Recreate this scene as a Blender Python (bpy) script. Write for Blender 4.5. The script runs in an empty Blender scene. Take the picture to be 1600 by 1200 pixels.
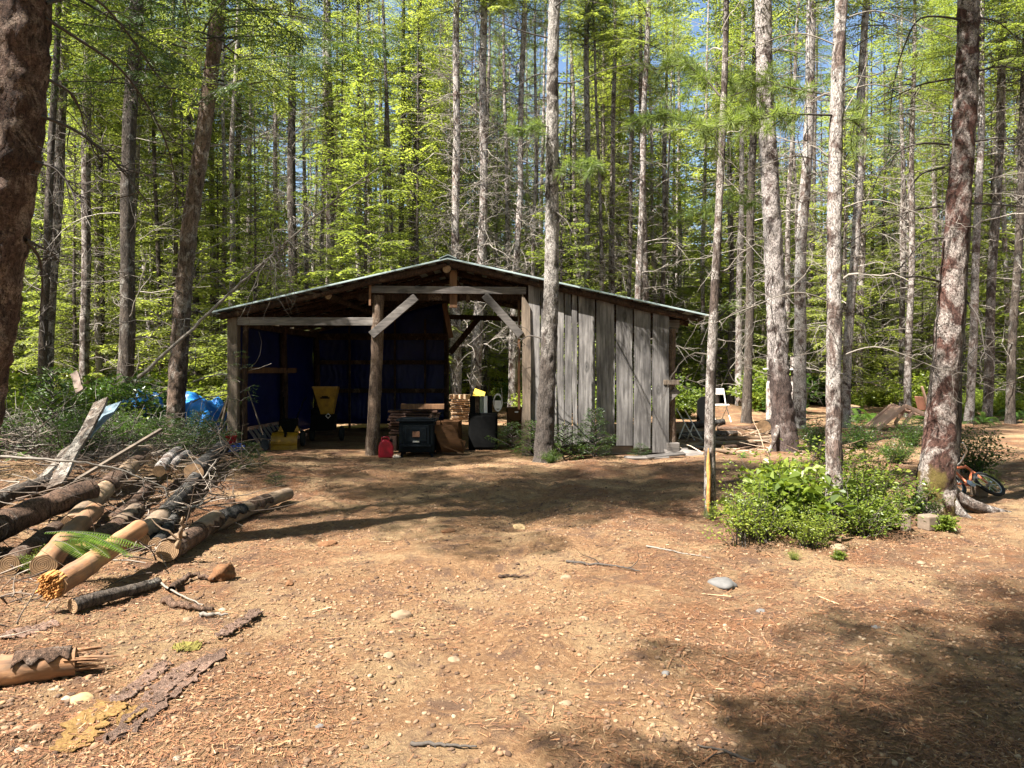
import bpy, math, random
import numpy as np
from mathutils import Vector, Matrix, noise as mnoise
R = math.radians
SC = bpy.context.scene
COL = SC.collection

# ------------------------------------------------------------------ camera
cam = bpy.data.cameras.new('camera')
cam.sensor_width = 36.0
cam.lens = 1180.0 / 1600.0 * 36.0
cam.shift_y = -25.0 / 1600.0
cam.clip_end = 1000.0
cam_o = bpy.data.objects.new('camera', cam)
COL.objects.link(cam_o)
cam_o.location = (0, 0, 1.6)
cam_o.rotation_euler = (R(90), 0, 0)
SC.camera = cam_o

# ------------------------------------------------------------------ sky, sun, exposure
SUN_EL = 57.0
SUNH = Vector((-0.80, -0.60, 0)).normalized()          # horizontal direction towards the sun
SUND = Vector((SUNH.x * math.cos(R(SUN_EL)), SUNH.y * math.cos(R(SUN_EL)), math.sin(R(SUN_EL))))
w = bpy.data.worlds.new('World'); SC.world = w; w.use_nodes = True
nt = w.node_tree; bg = nt.nodes['Background']
sky = nt.nodes.new('ShaderNodeTexSky'); sky.sky_type = 'NISHITA'; sky.sun_disc = False
sky.sun_elevation = R(SUN_EL); sky.sun_rotation = math.atan2(SUNH.x, SUNH.y)
sky.air_density = 1.0; sky.dust_density = 0.6; sky.ozone_density = 1.5
nt.links.new(sky.outputs[0], bg.inputs[0]); bg.inputs[1].default_value = 0.05
sl = bpy.data.lights.new('sun', 'SUN'); sl.energy = 5.0; sl.angle = R(0.55); sl.color = (1.0, 0.95, 0.87)
so = bpy.data.objects.new('sun', sl); COL.objects.link(so)
so.rotation_euler = SUND.to_track_quat('Z', 'Y').to_euler()
vs = SC.view_settings
vs.view_transform = 'Standard'; vs.look = 'None'; vs.gamma = 1.0; vs.exposure = 2.25
SC.cycles.max_bounces = 6; SC.cycles.diffuse_bounces = 4; SC.cycles.glossy_bounces = 2
SC.cycles.transmission_bounces = 4; SC.cycles.transparent_max_bounces = 4

F = 1180.0; HZ = 575.0; H0 = 1.6
def P(px, py, Y): return Vector(((px - 800) / F * Y, Y, H0 - (py - HZ) / F * Y))
def rng(s): return np.random.default_rng(s)

# ------------------------------------------------------------------ noise and terrain
def vn(x, y, seed=0):
    x = np.asarray(x, float); y = np.asarray(y, float)
    xi = np.floor(x); yi = np.floor(y); fx = x - xi; fy = y - yi
    fx = fx * fx * (3 - 2 * fx); fy = fy * fy * (3 - 2 * fy)
    def h(a, b):
        s = np.sin(a * 127.1 + b * 311.7 + seed * 74.7) * 43758.5453
        return s - np.floor(s)
    return (h(xi, yi) * (1 - fx) + h(xi + 1, yi) * fx) * (1 - fy) + (h(xi, yi + 1) * (1 - fx) + h(xi + 1, yi + 1) * fx) * fy - 0.5
def sstep(a, b, x):
    t = np.clip((x - a) / (b - a), 0, 1); return t * t * (3 - 2 * t)
def gz(x, y):
    x = np.asarray(x, float); y = np.asarray(y, float)
    far = sstep(20, 40, y) + sstep(7, 12, -x) * 0.6
    z = 0.10 * vn(x / 2.3, y / 2.3, 1) + 0.05 * vn(x / .8, y / .8, 2) + 0.034 * vn(x / .27, y / .27, 3) + 0.020 * vn(x / .1, y / .1, 4)
    inside = (sstep(-5.6, -5.0, x) * (1 - sstep(2.8, 3.4, x)) * sstep(13.6, 14.4, y) * (1 - sstep(20, 21, y)))
    z = z * (1 - 0.75 * inside)
    z = z + 0.9 * far * vn(x / 7.0, y / 7.0, 5)
    z = z + 0.35 * np.exp(-((x + 6.8) ** 2 / 6.0 + (y - 9.6) ** 2 / 9.0))
    z = z + 0.10 * np.exp(-((x - 1.9) ** 2 / 3.0 + (y - 12.2) ** 2 / .5))
    z = z + 0.18 * np.exp(-((x - 5.6) ** 2 / 5.0 + (y - 19.2) ** 2 / 4.0))
    z = z - 0.045 * np.exp(-((x - 0.75 - 0.12 * y + .25 * np.sin(y * .7)) ** 2 / 0.10)) * (1 - inside) * sstep(2, 4, y)
    z = z - 0.05 * np.exp(-((x + 0.9 - 0.12 * y) ** 2 / 0.12)) * (1 - inside) * sstep(2, 4, y)
    return z
def g1(x, y): return float(gz(x, y))
def G(px, py, dz=0.0):
    Y = F * H0 / (py - HZ); X = (px - 800) / F * Y
    return Vector((X, Y, g1(X, Y) + dz))

# ------------------------------------------------------------------ mesh building
class MB:
    def __init__(s): s.v = []; s.f = []; s.m = []
    def add(s, vs, fs, mi=0):
        o = len(s.v); s.v.extend([tuple(a) for a in vs])
        for f in fs: s.f.append(tuple(i + o for i in f)); s.m.append(mi)
    def box(s, c, size, rot=None, mi=0):
        hx, hy, hz = size[0] / 2, size[1] / 2, size[2] / 2
        M = rot if rot is not None else Matrix.Identity(3)
        c = Vector(c)
        vv = [c + M @ Vector((x, y, z)) for z in (-hz, hz) for y in (-hy, hy) for x in (-hx, hx)]
        s.add(vv, [(0, 2, 3, 1), (4, 5, 7, 6), (0, 1, 5, 4), (2, 6, 7, 3), (0, 4, 6, 2), (1, 3, 7, 5)], mi)
    def beam(s, a, b, w, h, up=(0, 0, 1), mi=0):
        a = Vector(a); b = Vector(b); d = (b - a); L = d.length; d.normalize()
        u = Vector(up)
        if abs(d.dot(u)) > .99: u = Vector((0, 1, 0))
        sx = d.cross(u).normalized(); uu = sx.cross(d)
        s.box((a + b) / 2, (w, L, h), Matrix((sx, d, uu)).transposed(), mi)
    def tube(s, pts, rad, n=8, cap=True, mi=0, capmi=None, rough=0.0, seed=0):
        pts = [Vector(p) for p in pts]; k = len(pts)
        if not hasattr(rad, '__len__'): rad = [rad] * k
        rings = []; prev = None
        for i in range(k):
            d = (pts[min(i + 1, k - 1)] - pts[max(i - 1, 0)])
            if d.length < 1e-9: d = Vector((0, 0, 1))
            d.normalize()
            if prev is None:
                u = Vector((0, 0, 1)) if abs(d.z) < .9 else Vector((1, 0, 0))
            else: u = prev
            sx = (u - d * u.dot(d))
            if sx.length < 1e-6: sx = d.orthogonal()
            sx.normalize(); prev = sx; sy = d.cross(sx)
            for j in range(n):
                a = 2 * math.pi * j / n
                r = rad[i]
                if rough:
                    q = Vector((math.cos(a) * 1.3 + seed * 3.1, math.sin(a) * 1.3, i * .35 + seed))
                    r *= 1 + rough * mnoise.noise(q) + rough * .5 * mnoise.noise(q * 2.7)
                rings.append(pts[i] + (sx * math.cos(a) + sy * math.sin(a)) * r)
        fs = []
        for i in range(k - 1):
            for j in range(n):
                j2 = (j + 1) % n
                fs.append((i * n + j, i * n + j2, (i + 1) * n + j2, (i + 1) * n + j))
        s.add(rings, fs, mi)
        if cap:
            cm = mi if capmi is None else capmi
            s.add(rings[:n], [tuple(range(n - 1, -1, -1))], cm)
            s.add(rings[-n:], [tuple(range(n))], cm)
    def lathe(s, prof, c, n=20, rot=None, mi=0):
        c = Vector(c); M = rot if rot is not None else Matrix.Identity(3)
        vv = []
        for (r, z) in prof:
            for j in range(n):
                a = 2 * math.pi * j / n
                vv.append(c + M @ Vector((r * math.cos(a), r * math.sin(a), z)))
        k = len(prof); fs = []
        for i in range(k - 1):
            for j in range(n):
                j2 = (j + 1) % n
                fs.append((i * n + j, i * n + j2, (i + 1) * n + j2, (i + 1) * n + j))
        fs.append(tuple(range(n - 1, -1, -1))); fs.append(tuple((k - 1) * n + j for j in range(n)))
        s.add(vv, fs, mi)
    def torus(s, c, R0, r, rot=None, n=28, m=7, mi=0):
        c = Vector(c); M = rot if rot is not None else Matrix.Identity(3)
        vv = []
        for i in range(n):
            a = 2 * math.pi * i / n
            for j in range(m):
                b = 2 * math.pi * j / m
                vv.append(c + M @ Vector(((R0 + r * math.cos(b)) * math.cos(a), (R0 + r * math.cos(b)) * math.sin(a), r * math.sin(b))))
        fs = [(i * m + j, ((i + 1) % n) * m + j, ((i + 1) % n) * m + (j + 1) % m, i * m + (j + 1) % m) for i in range(n) for j in range(m)]
        s.add(vv, fs, mi)
    def prism(s, poly, y0, y1, mi=0):           # polygon in x,z extruded along y
        n = len(poly)
        vv = [(x, y0, z) for x, z in poly] + [(x, y1, z) for x, z in poly]
        fs = [tuple(range(n)), tuple(range(2 * n - 1, n - 1, -1))] + [(i, i + n, (i + 1) % n + n, (i + 1) % n) for i in range(n)]
        s.add(vv, fs, mi)
    def build(s, name, mats, parent=None, smooth=False, bevel=0.0, origin=None):
        me = bpy.data.meshes.new(name)
        o0 = Vector(origin) if origin is not None else Vector((0, 0, 0))
        vv = s.v if origin is None else [(a[0] - o0.x, a[1] - o0.y, a[2] - o0.z) for a in s.v]
        me.from_pydata(vv, [], s.f)
        if not isinstance(mats, (list, tuple)): mats = [mats]
        for m in mats: me.materials.append(m)
        if len(mats) > 1: me.polygons.foreach_set('material_index', s.m)
        if smooth: me.polygons.foreach_set('use_smooth', [len(f) <= 4 for f in s.f])
        me.update()
        o = bpy.data.objects.new(name, me); COL.objects.link(o)
        o.location = o0
        if parent is not None: put(o, parent)
        if bevel:
            b = o.modifiers.new('bevel', 'BEVEL'); b.width = bevel; b.segments = 2; b.limit_method = 'ANGLE'
        return o
def put(o, parent):
    """parent, keeping world position (parents are only translated when this is used)"""
    o.parent = parent
    o.location = Vector(o.location) - Vector(parent.location)
def mesh_np(name, V, Fc, mats, smooth=False, mi=None):
    V = np.ascontiguousarray(V, dtype=np.float32); Fc = np.ascontiguousarray(Fc, dtype=np.int32)
    me = bpy.data.meshes.new(name); k = Fc.shape[1]
    me.vertices.add(len(V)); me.vertices.foreach_set('co', V.ravel())
    me.loops.add(Fc.size); me.loops.foreach_set('vertex_index', Fc.ravel())
    me.polygons.add(len(Fc)); me.polygons.foreach_set('loop_start', np.arange(0, Fc.size, k, dtype=np.int32))
    me.polygons.foreach_set('loop_total', np.full(len(Fc), k, dtype=np.int32))
    if not isinstance(mats, (list, tuple)): mats = [mats]
    for m in mats: me.materials.append(m)
    if mi is not None: me.polygons.foreach_set('material_index', np.ascontiguousarray(mi, dtype=np.int32))
    if smooth: me.polygons.foreach_set('use_smooth', np.ones(len(Fc), dtype=bool))
    me.update(calc_edges=True)
    return me
def tag(o, label=None, cat=None, group=None, kind=None):
    if label: o['label'] = label
    if cat: o['category'] = cat
    if group: o['group'] = group
    if kind: o['kind'] = kind
    return o
def thing(name, label, cat, loc=(0, 0, 0), rz=0.0, group=None):
    o = bpy.data.objects.new(name, None); COL.objects.link(o); o.empty_display_size = .2
    o.location = loc; o.rotation_euler = (0, 0, rz)
    return tag(o, label, cat, group)
def obj(name, me, parent=None, loc=(0, 0, 0), rot=(0, 0, 0), sc=(1, 1, 1)):
    o = bpy.data.objects.new(name, me); COL.objects.link(o)
    o.location = loc; o.rotation_euler = rot; o.scale = sc
    if parent is not None: o.parent = parent
    return o
def copy_thing(root, loc, rz=0.0, sc=None, label=None, group=None, name=None):
    r = root.copy(); COL.objects.link(r); r.location = loc; r.rotation_euler = (0, 0, rz)
    if sc is not None: r.scale = (sc, sc, sc)
    if label: r['label'] = label
    if group: r['group'] = group
    for ch in list(root.children):
        c = ch.copy(); COL.objects.link(c); c.parent = r
    return r

# ------------------------------------------------------------------ materials
def newmat(name):
    m = bpy.data.materials.new(name); m.use_nodes = True
    n = m.node_tree.nodes; l = m.node_tree.links
    return m, n, l, n['Principled BSDF']
def ramp(n, stops, interp='LINEAR'):
    r = n.new('ShaderNodeValToRGB'); cr = r.color_ramp; cr.interpolation = interp
    while len(cr.elements) > 1: cr.elements.remove(cr.elements[-1])
    cr.elements[0].position = stops[0][0]; cr.elements[0].color = (*stops[0][1], 1)
    for p, c in stops[1:]:
        e = cr.elements.new(p); e.color = (*c, 1)
    return r
def g(v): return (v, v, v)
def coords(n, l, scale, rand=True, kind='Object'):
    tc = n.new('ShaderNodeTexCoord'); mp = n.new('ShaderNodeMapping'); mp.inputs['Scale'].default_value = scale
    l.new(tc.outputs[kind], mp.inputs[0])
    if rand:
        oi = n.new('ShaderNodeObjectInfo'); mu = n.new('ShaderNodeMath'); mu.operation = 'MULTIPLY'; mu.inputs[1].default_value = 37.0
        l.new(oi.outputs['Random'], mu.inputs[0]); l.new(mu.outputs[0], mp.inputs['Location'])
    return mp
def noi(n, l, vec, scale, detail=4, rough=.6, dist=0.0):
    t = n.new('ShaderNodeTexNoise'); t.inputs['Scale'].default_value = scale; t.inputs['Detail'].default_value = detail
    t.inputs['Roughness'].default_value = rough; t.inputs['Distortion'].default_value = dist
    l.new(vec.outputs[0], t.inputs['Vector']); return t
def mixc(n, l, fac, a, b, mode='MIX'):
    m = n.new('ShaderNodeMix'); m.data_type = 'RGBA'; m.blend_type = mode
    for sock, val in ((m.inputs[0], fac), (m.inputs[6], a), (m.inputs[7], b)):
        if hasattr(val, 'is_output') or hasattr(val, 'links'): l.new(val, sock)
        elif isinstance(val, tuple): sock.default_value = (*val, 1)
        else: sock.default_value = val
    return m.outputs[2]
def bump(n, l, h, strength, dist, bs):
    b = n.new('ShaderNodeBump'); b.inputs['Strength'].default_value = strength; b.inputs['Distance'].default_value = dist
    l.new(h, b.inputs['Height']); l.new(b.outputs[0], bs.inputs['Normal']); return b
def plain(name, c, rough=.7, metal=0.0, var=.25, scale=12, bmp=.15):
    m, n, l, b = newmat(name)
    mp = coords(n, l, (1, 1, 1)); t = noi(n, l, mp, scale, 6)
    lo = tuple(x * (1 - var) for x in c); hi = tuple(min(1, x * (1 + var)) for x in c)
    r = ramp(n, [(.3, lo), (.7, hi)]); l.new(t.outputs[0], r.inputs[0]); l.new(r.outputs[0], b.inputs['Base Color'])
    b.inputs['Roughness'].default_value = rough; b.inputs['Metallic'].default_value = metal; b.inputs['Specular IOR Level'].default_value = .12 if rough > .55 else .4
    if bmp: bump(n, l, t.outputs[0], bmp, .01, b)
    return m
def bark(name, dark, mid, lichen, lam=.5, moss=0.0, plates=1.0, hz=None, zs=1.0):
    """furrowed, scaly bark with pale lichen blotches; lam 0..1 = lichen cover, hz = heights between which lichen sets in, also painting one shaded foot"""
    m, n, l, b = newmat(name)
    mp = coords(n, l, (1, 1, .22 * zs)); mp2 = coords(n, l, (1, 1, .8)); mp3 = coords(n, l, (1, 1, .5 * zs))
    t1 = noi(n, l, mp, 34 * plates, 6, .68, .8)                       # long furrows
    t4 = noi(n, l, mp3, 60 * plates, 5, .7, 1.2)                      # scales
    big = noi(n, l, mp2, 2.2, 4, .55)
    r1 = ramp(n, [(.34, dark), (.58, mid)]); l.new(t1.outputs[0], r1.inputs[0])
    rv = ramp(n, [(.36, g(.35)), (.52, g(1)), (.72, g(1.25))]); l.new(t4.outputs[0], rv.inputs[0])
    c = mixc(n, l, 1.0, r1.outputs[0], rv.outputs[0], 'MULTIPLY')
    rb = ramp(n, [(.35, g(.65)), (.65, g(1.3))]); l.new(big.outputs[0], rb.inputs[0]); c = mixc(n, l, 1.0, c, rb.outputs[0], 'MULTIPLY')
    t2 = noi(n, l, mp2, 4.6, 9, .66, .7)
    lo = .62 - .24 * lam
    r2 = ramp(n, [(lo, g(0)), (lo + .10, g(.92))]); l.new(t2.outputs[0], r2.inputs[0])
    r2b = ramp(n, [(.40, g(.12)), (.56, g(1))]); l.new(t4.outputs[0], r2b.inputs[0])
    r2c = ramp(n, [(.34, g(.2)), (.46, g(1))]); l.new(t1.outputs[0], r2c.inputs[0])
    f = mixc(n, l, 1.0, r2.outputs[0], r2b.outputs[0], 'MULTIPLY'); f = mixc(n, l, 1.0, f, r2c.outputs[0], 'MULTIPLY')
    ge = n.new('ShaderNodeNewGeometry'); sp = n.new('ShaderNodeSeparateXYZ'); l.new(ge.outputs['Position'], sp.inputs[0])
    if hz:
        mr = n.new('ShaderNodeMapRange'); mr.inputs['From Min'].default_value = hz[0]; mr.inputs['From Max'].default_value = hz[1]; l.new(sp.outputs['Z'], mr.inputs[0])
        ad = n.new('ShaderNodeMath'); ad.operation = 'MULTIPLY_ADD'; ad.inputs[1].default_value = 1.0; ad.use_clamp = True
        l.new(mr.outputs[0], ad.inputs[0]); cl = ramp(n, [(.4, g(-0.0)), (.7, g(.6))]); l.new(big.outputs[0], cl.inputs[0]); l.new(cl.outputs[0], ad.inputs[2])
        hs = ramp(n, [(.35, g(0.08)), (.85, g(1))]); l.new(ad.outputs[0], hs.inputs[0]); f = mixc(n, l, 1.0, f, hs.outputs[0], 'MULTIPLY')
    lv = mixc(n, l, t4.outputs[0], tuple(x * .55 for x in lichen), tuple(min(.75, x * 1.12) for x in lichen))
    c = mixc(n, l, f, c, lv)
    if moss:
        ad = n.new('ShaderNodeMath'); ad.operation = 'MULTIPLY_ADD'; ad.inputs[1].default_value = .9; l.new(t2.outputs[0], ad.inputs[0]); l.new(sp.outputs['Z'], ad.inputs[2])
        rm = ramp(n, [(moss + .25, g(1)), (moss + .45, g(0))]); l.new(ad.outputs[0], rm.inputs[0])
        t3 = noi(n, l, mp2, 3.5, 5); r3 = ramp(n, [(.45, g(0)), (.56, g(1))]); l.new(t3.outputs[0], r3.inputs[0])
        fm = mixc(n, l, 1.0, rm.outputs[0], r3.outputs[0], 'MULTIPLY')
        c = mixc(n, l, fm, c, mixc(n, l, t4.outputs[0], (.035, .026, .010), (.165, .12, .030)))
    l.new(c, b.inputs['Base Color']); b.inputs['Roughness'].default_value = .92; b.inputs['Specular IOR Level'].default_value = .25
    hh = n.new('ShaderNodeMath'); hh.operation = 'MULTIPLY_ADD'; hh.inputs[1].default_value = 1.6
    l.new(t1.outputs[0], hh.inputs[0]); l.new(t4.outputs[0], hh.inputs[2])
    bump(n, l, hh.outputs[0], 1.0, .02, b)
    return m
def leafmat(name, stops, trans=.4, rough=.5, objvar=.35):
    m, n, l, b = newmat(name)
    ge = n.new('ShaderNodeNewGeometry'); oi = n.new('ShaderNodeObjectInfo')
    r = ramp(n, stops); 
    tc = n.new('ShaderNodeTexCoord'); t = n.new('ShaderNodeTexNoise'); t.inputs['Scale'].default_value = .9; l.new(tc.outputs['Object'], t.inputs['Vector'])
    ad = n.new('ShaderNodeMath'); ad.operation = 'MULTIPLY_ADD'; ad.inputs[1].default_value = .55; l.new(ge.outputs['Random Per Island'], ad.inputs[0])
    m2 = n.new('ShaderNodeMath'); m2.operation = 'MULTIPLY_ADD'; m2.inputs[1].default_value = objvar; m2.inputs[2].default_value = -.2
    l.new(oi.outputs['Random'], m2.inputs[0])
    m3 = n.new('ShaderNodeMath'); m3.operation = 'MULTIPLY_ADD'; m3.inputs[1].default_value = .5; l.new(t.outputs[0], m3.inputs[0]); l.new(m2.outputs[0], m3.inputs[2])
    l.new(m3.outputs[0], ad.inputs[2]); l.new(ad.outputs[0], r.inputs[0])
    l.new(r.outputs[0], b.inputs['Base Color']); b.inputs['Roughness'].default_value = rough
    b.inputs['Specular IOR Level'].default_value = .35
    tr = n.new('ShaderNodeBsdfTranslucent'); mx = n.new('ShaderNodeMixShader'); mx.inputs[0].default_value = trans
    cc = mixc(n, l, 1.0, r.outputs[0], (1.5, 1.55, .7), 'MULTIPLY')
    l.new(cc, tr.inputs[0]); out = n['Material Output']
    l.new(b.outputs[0], mx.inputs[1]); l.new(tr.outputs[0], mx.inputs[2]); l.new(mx.outputs[0], out.inputs[0])
    return m
def island(name, stops, rough=.85, bmp=.3, scale=60):
    m, n, l, b = newmat(name)
    ge = n.new('ShaderNodeNewGeometry'); r = ramp(n, stops); l.new(ge.outputs['Random Per Island'], r.inputs[0])
    mp = coords(n, l, (1, 1, 1), False); t = noi(n, l, mp, scale, 4); rr = ramp(n, [(.3, g(.7)), (.7, g(1.15))]); l.new(t.outputs[0], rr.inputs[0])
    l.new(mixc(n, l, 1.0, r.outputs[0], rr.outputs[0], 'MULTIPLY'), b.inputs['Base Color']); b.inputs['Roughness'].default_value = rough
    if bmp: bump(n, l, t.outputs[0], bmp, .004, b)
    return m
def wood(name, dark, mid, light, axis='Z', knots=True, rough=.85, gs=1.0):
    m, n, l, b = newmat(name)
    sc = {'Z': (1, 1, .05), 'X': (.05, 1, 1), 'Y': (1, .05, 1)}[axis]
    sc2 = {'Z': (1, 1, .45), 'X': (.45, 1, 1), 'Y': (1, .45, 1)}[axis]
    mp = coords(n, l, sc); mp2 = coords(n, l, sc2)
    t = noi(n, l, mp, 70 * gs, 5, .65, .3); tb = noi(n, l, mp2, 3.0, 5, .6)
    s = n.new('ShaderNodeMath'); s.operation = 'MULTIPLY_ADD'; s.inputs[1].default_value = .55; l.new(t.outputs[0], s.inputs[0])
    s2 = n.new('ShaderNodeMath'); s2.operation = 'MULTIPLY'; s2.inputs[1].default_value = .5; l.new(tb.outputs[0], s2.inputs[0]); l.new(s2.outputs[0], s.inputs[2])
    r = ramp(n, [(.33, dark), (.5, mid), (.68, light)]); l.new(s.outputs[0], r.inputs[0]); c = r.outputs[0]
    if knots:
        v = n.new('ShaderNodeTexVoronoi'); v.inputs['Scale'].default_value = 3.2; l.new(mp2.outputs[0], v.inputs['Vector'])
        rk = ramp(n, [(.05, g(.15)), (.085, g(.65)), (.12, g(.40)), (.20, g(1))])
        st = noi(n, l, coords(n, l, tuple(.18 if k == .05 else 1 for k in sc)), 9, 6, .6, .4); rs = ramp(n, [(.34, g(.6)), (.62, g(1.12))]); l.new(st.outputs[0], rs.inputs[0]); c = mixc(n, l, 1.0, c, rs.outputs[0], 'MULTIPLY'); l.new(v.outputs['Distance'], rk.inputs[0])
        c = mixc(n, l, 1.0, c, rk.outputs[0], 'MULTIPLY')
    oi = n.new('ShaderNodeObjectInfo'); ro = ramp(n, [(0, g(.72)), (1, g(1.2))]); l.new(oi.outputs['Random'], ro.inputs[0])
    c = mixc(n, l, 1.0, c, ro.outputs[0], 'MULTIPLY')
    l.new(c, b.inputs['Base Color']); b.inputs['Roughness'].default_value = rough
    bump(n, l, t.outputs[0], .5, .006, b)
    return m

BARK_RED = bark('bark_reddish', (.020, .010, .008), (.105, .052, .040), (.44, .385, .345), .72, moss=.55, plates=.8, zs=2.0)
BARK_BIG = bark('bark_big_brown', (.022, .013, .009), (.135, .080, .058), (.38, .28, .215), .52, plates=.9, zs=2.4)
BARK_LEAN = bark('bark_leaning', (.030, .020, .014), (.17, .115, .085), (.36, .31, .27), .45, plates=.7)
BARK_GREY = bark('bark_grey_lichen', (.028, .020, .016), (.13, .095, .078), (.50, .45, .41), .66)
BARK_TALL = bark('bark_tall', (.016, .012, .010), (.075, .058, .048), (.50, .46, .42), .95, hz=(1.8, 4.4))
BARK_STOUT = bark('bark_stout_shaded_foot', (.016, .010, .008), (.075, .048, .040), (.52, .46, .43), .95, hz=(1.3, 2.1))  # shade at the trunk's foot is put into the bark colour
BARK_PALE = bark('bark_pale_lichen', (.035, .024, .020), (.17, .118, .098), (.58, .53, .49), .84)
BARK_DARK = bark('bark_dark', (.020, .015, .012), (.10, .078, .062), (.30, .28, .25), .35)
BARK_CHAR = bark('bark_charcoal', (.012, .010, .009), (.055, .050, .045), (.24, .22, .20), .40, plates=1.3)
DEAD = island('dead_twig', [(0, (.06, .048, .038)), (.5, (.16, .135, .11)), (1, (.34, .30, .26))], .9, 0)
DEADD = island('dark_twig', [(0, (.02, .016, .013)), (1, (.08, .064, .052))], .9, 0)
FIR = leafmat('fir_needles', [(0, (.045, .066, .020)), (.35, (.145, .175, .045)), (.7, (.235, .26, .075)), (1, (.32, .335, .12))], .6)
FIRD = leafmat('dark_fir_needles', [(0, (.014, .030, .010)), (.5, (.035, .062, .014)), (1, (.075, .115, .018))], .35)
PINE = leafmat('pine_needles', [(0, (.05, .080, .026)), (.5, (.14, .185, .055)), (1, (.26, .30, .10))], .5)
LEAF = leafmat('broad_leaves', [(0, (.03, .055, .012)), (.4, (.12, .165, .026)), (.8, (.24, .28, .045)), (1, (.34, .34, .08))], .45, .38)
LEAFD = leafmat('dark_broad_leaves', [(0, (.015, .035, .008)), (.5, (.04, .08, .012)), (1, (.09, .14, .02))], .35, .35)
FERNM = leafmat('fern_leaf', [(0, (.03, .07, .012)), (.6, (.08, .15, .02)), (1, (.15, .22, .03))], .4, .4)
WOODGREY = wood('weathered_boards', (.018, .015, .014), (.100, .091, .086), (.25, .232, .22), 'Z', gs=.45)
WOODGREYX = wood('weathered_beam', (.03, .026, .023), (.10, .086, .077), (.21, .185, .165), 'X')
WOODPOST = wood('weathered_post', (.04, .028, .019), (.12, .088, .062), (.21, .16, .115), 'Z')
WOODORANGE = wood('raw_board', (.05, .022, .009), (.12, .055, .022), (.20, .10, .045), 'Z')
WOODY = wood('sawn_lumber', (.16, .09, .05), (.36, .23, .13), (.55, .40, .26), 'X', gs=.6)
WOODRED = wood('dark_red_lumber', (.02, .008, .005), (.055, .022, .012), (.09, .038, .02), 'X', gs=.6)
def dirty_log(nm, cols, lo):
    m = wood(nm, *cols, 'Y', gs=.5)
    n = m.node_tree.nodes; l = m.node_tree.links; b = n['Principled BSDF']; src = b.inputs['Base Color'].links[0].from_socket
    mp = coords(n, l, (1, .6, 1)); t = noi(n, l, mp, 7, 8, .7, .6); r = ramp(n, [(lo, g(0)), (lo + .2, g(.85))]); l.new(t.outputs[0], r.inputs[0])
    t2 = noi(n, l, mp, 30, 6, .7); r2 = ramp(n, [(.3, (.05, .032, .022)), (.7, (.20, .145, .10))]); l.new(t2.outputs[0], r2.inputs[0])
    l.new(mixc(n, l, r.outputs[0], src, r2.outputs[0]), b.inputs['Base Color']); return m
DEBARK = dirty_log('debarked_log', ((.06, .036, .020), (.20, .125, .068), (.34, .24, .15)), .40)
ORANGELOG = dirty_log('orange_peeled_log', ((.08, .036, .016), (.24, .115, .050), (.36, .20, .10)), .47)
CUT = plain('cut_wood', (.30, .18, .09), .85, 0, .4, 20, .3)
def cut_mat():
    m, n, l, b = newmat('cut_wood')
    mp = coords(n, l, (1, 1, 1), False); wv = n.new('ShaderNodeTexWave'); wv.wave_type = 'RINGS'; wv.rings_direction = 'Y'; wv.inputs['Scale'].default_value = 22; wv.inputs['Distortion'].default_value = 2.5; wv.inputs['Detail'].default_value = 3
    l.new(mp.outputs[0], wv.inputs['Vector']); t = noi(n, l, mp, 16, 6, .7)
    r = ramp(n, [(.1, (.22, .125, .06)), (.6, (.29, .175, .088)), (1, (.36, .23, .125))]); l.new(wv.outputs['Fac'], r.inputs[0]); r2 = ramp(n, [(.3, g(.35)), (.6, g(1))]); l.new(t.outputs[0], r2.inputs[0])
    l.new(mixc(n, l, 1.0, r.outputs[0], r2.outputs[0], 'MULTIPLY'), b.inputs['Base Color']); b.inputs['Roughness'].default_value = .9; bump(n, l, wv.outputs['Fac'], .4, .004, b); return m
CUT = cut_mat()
SPLINT = plain('splintered_wood', (.42, .20, .065), .85, 0, .45, 30, .8)
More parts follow.
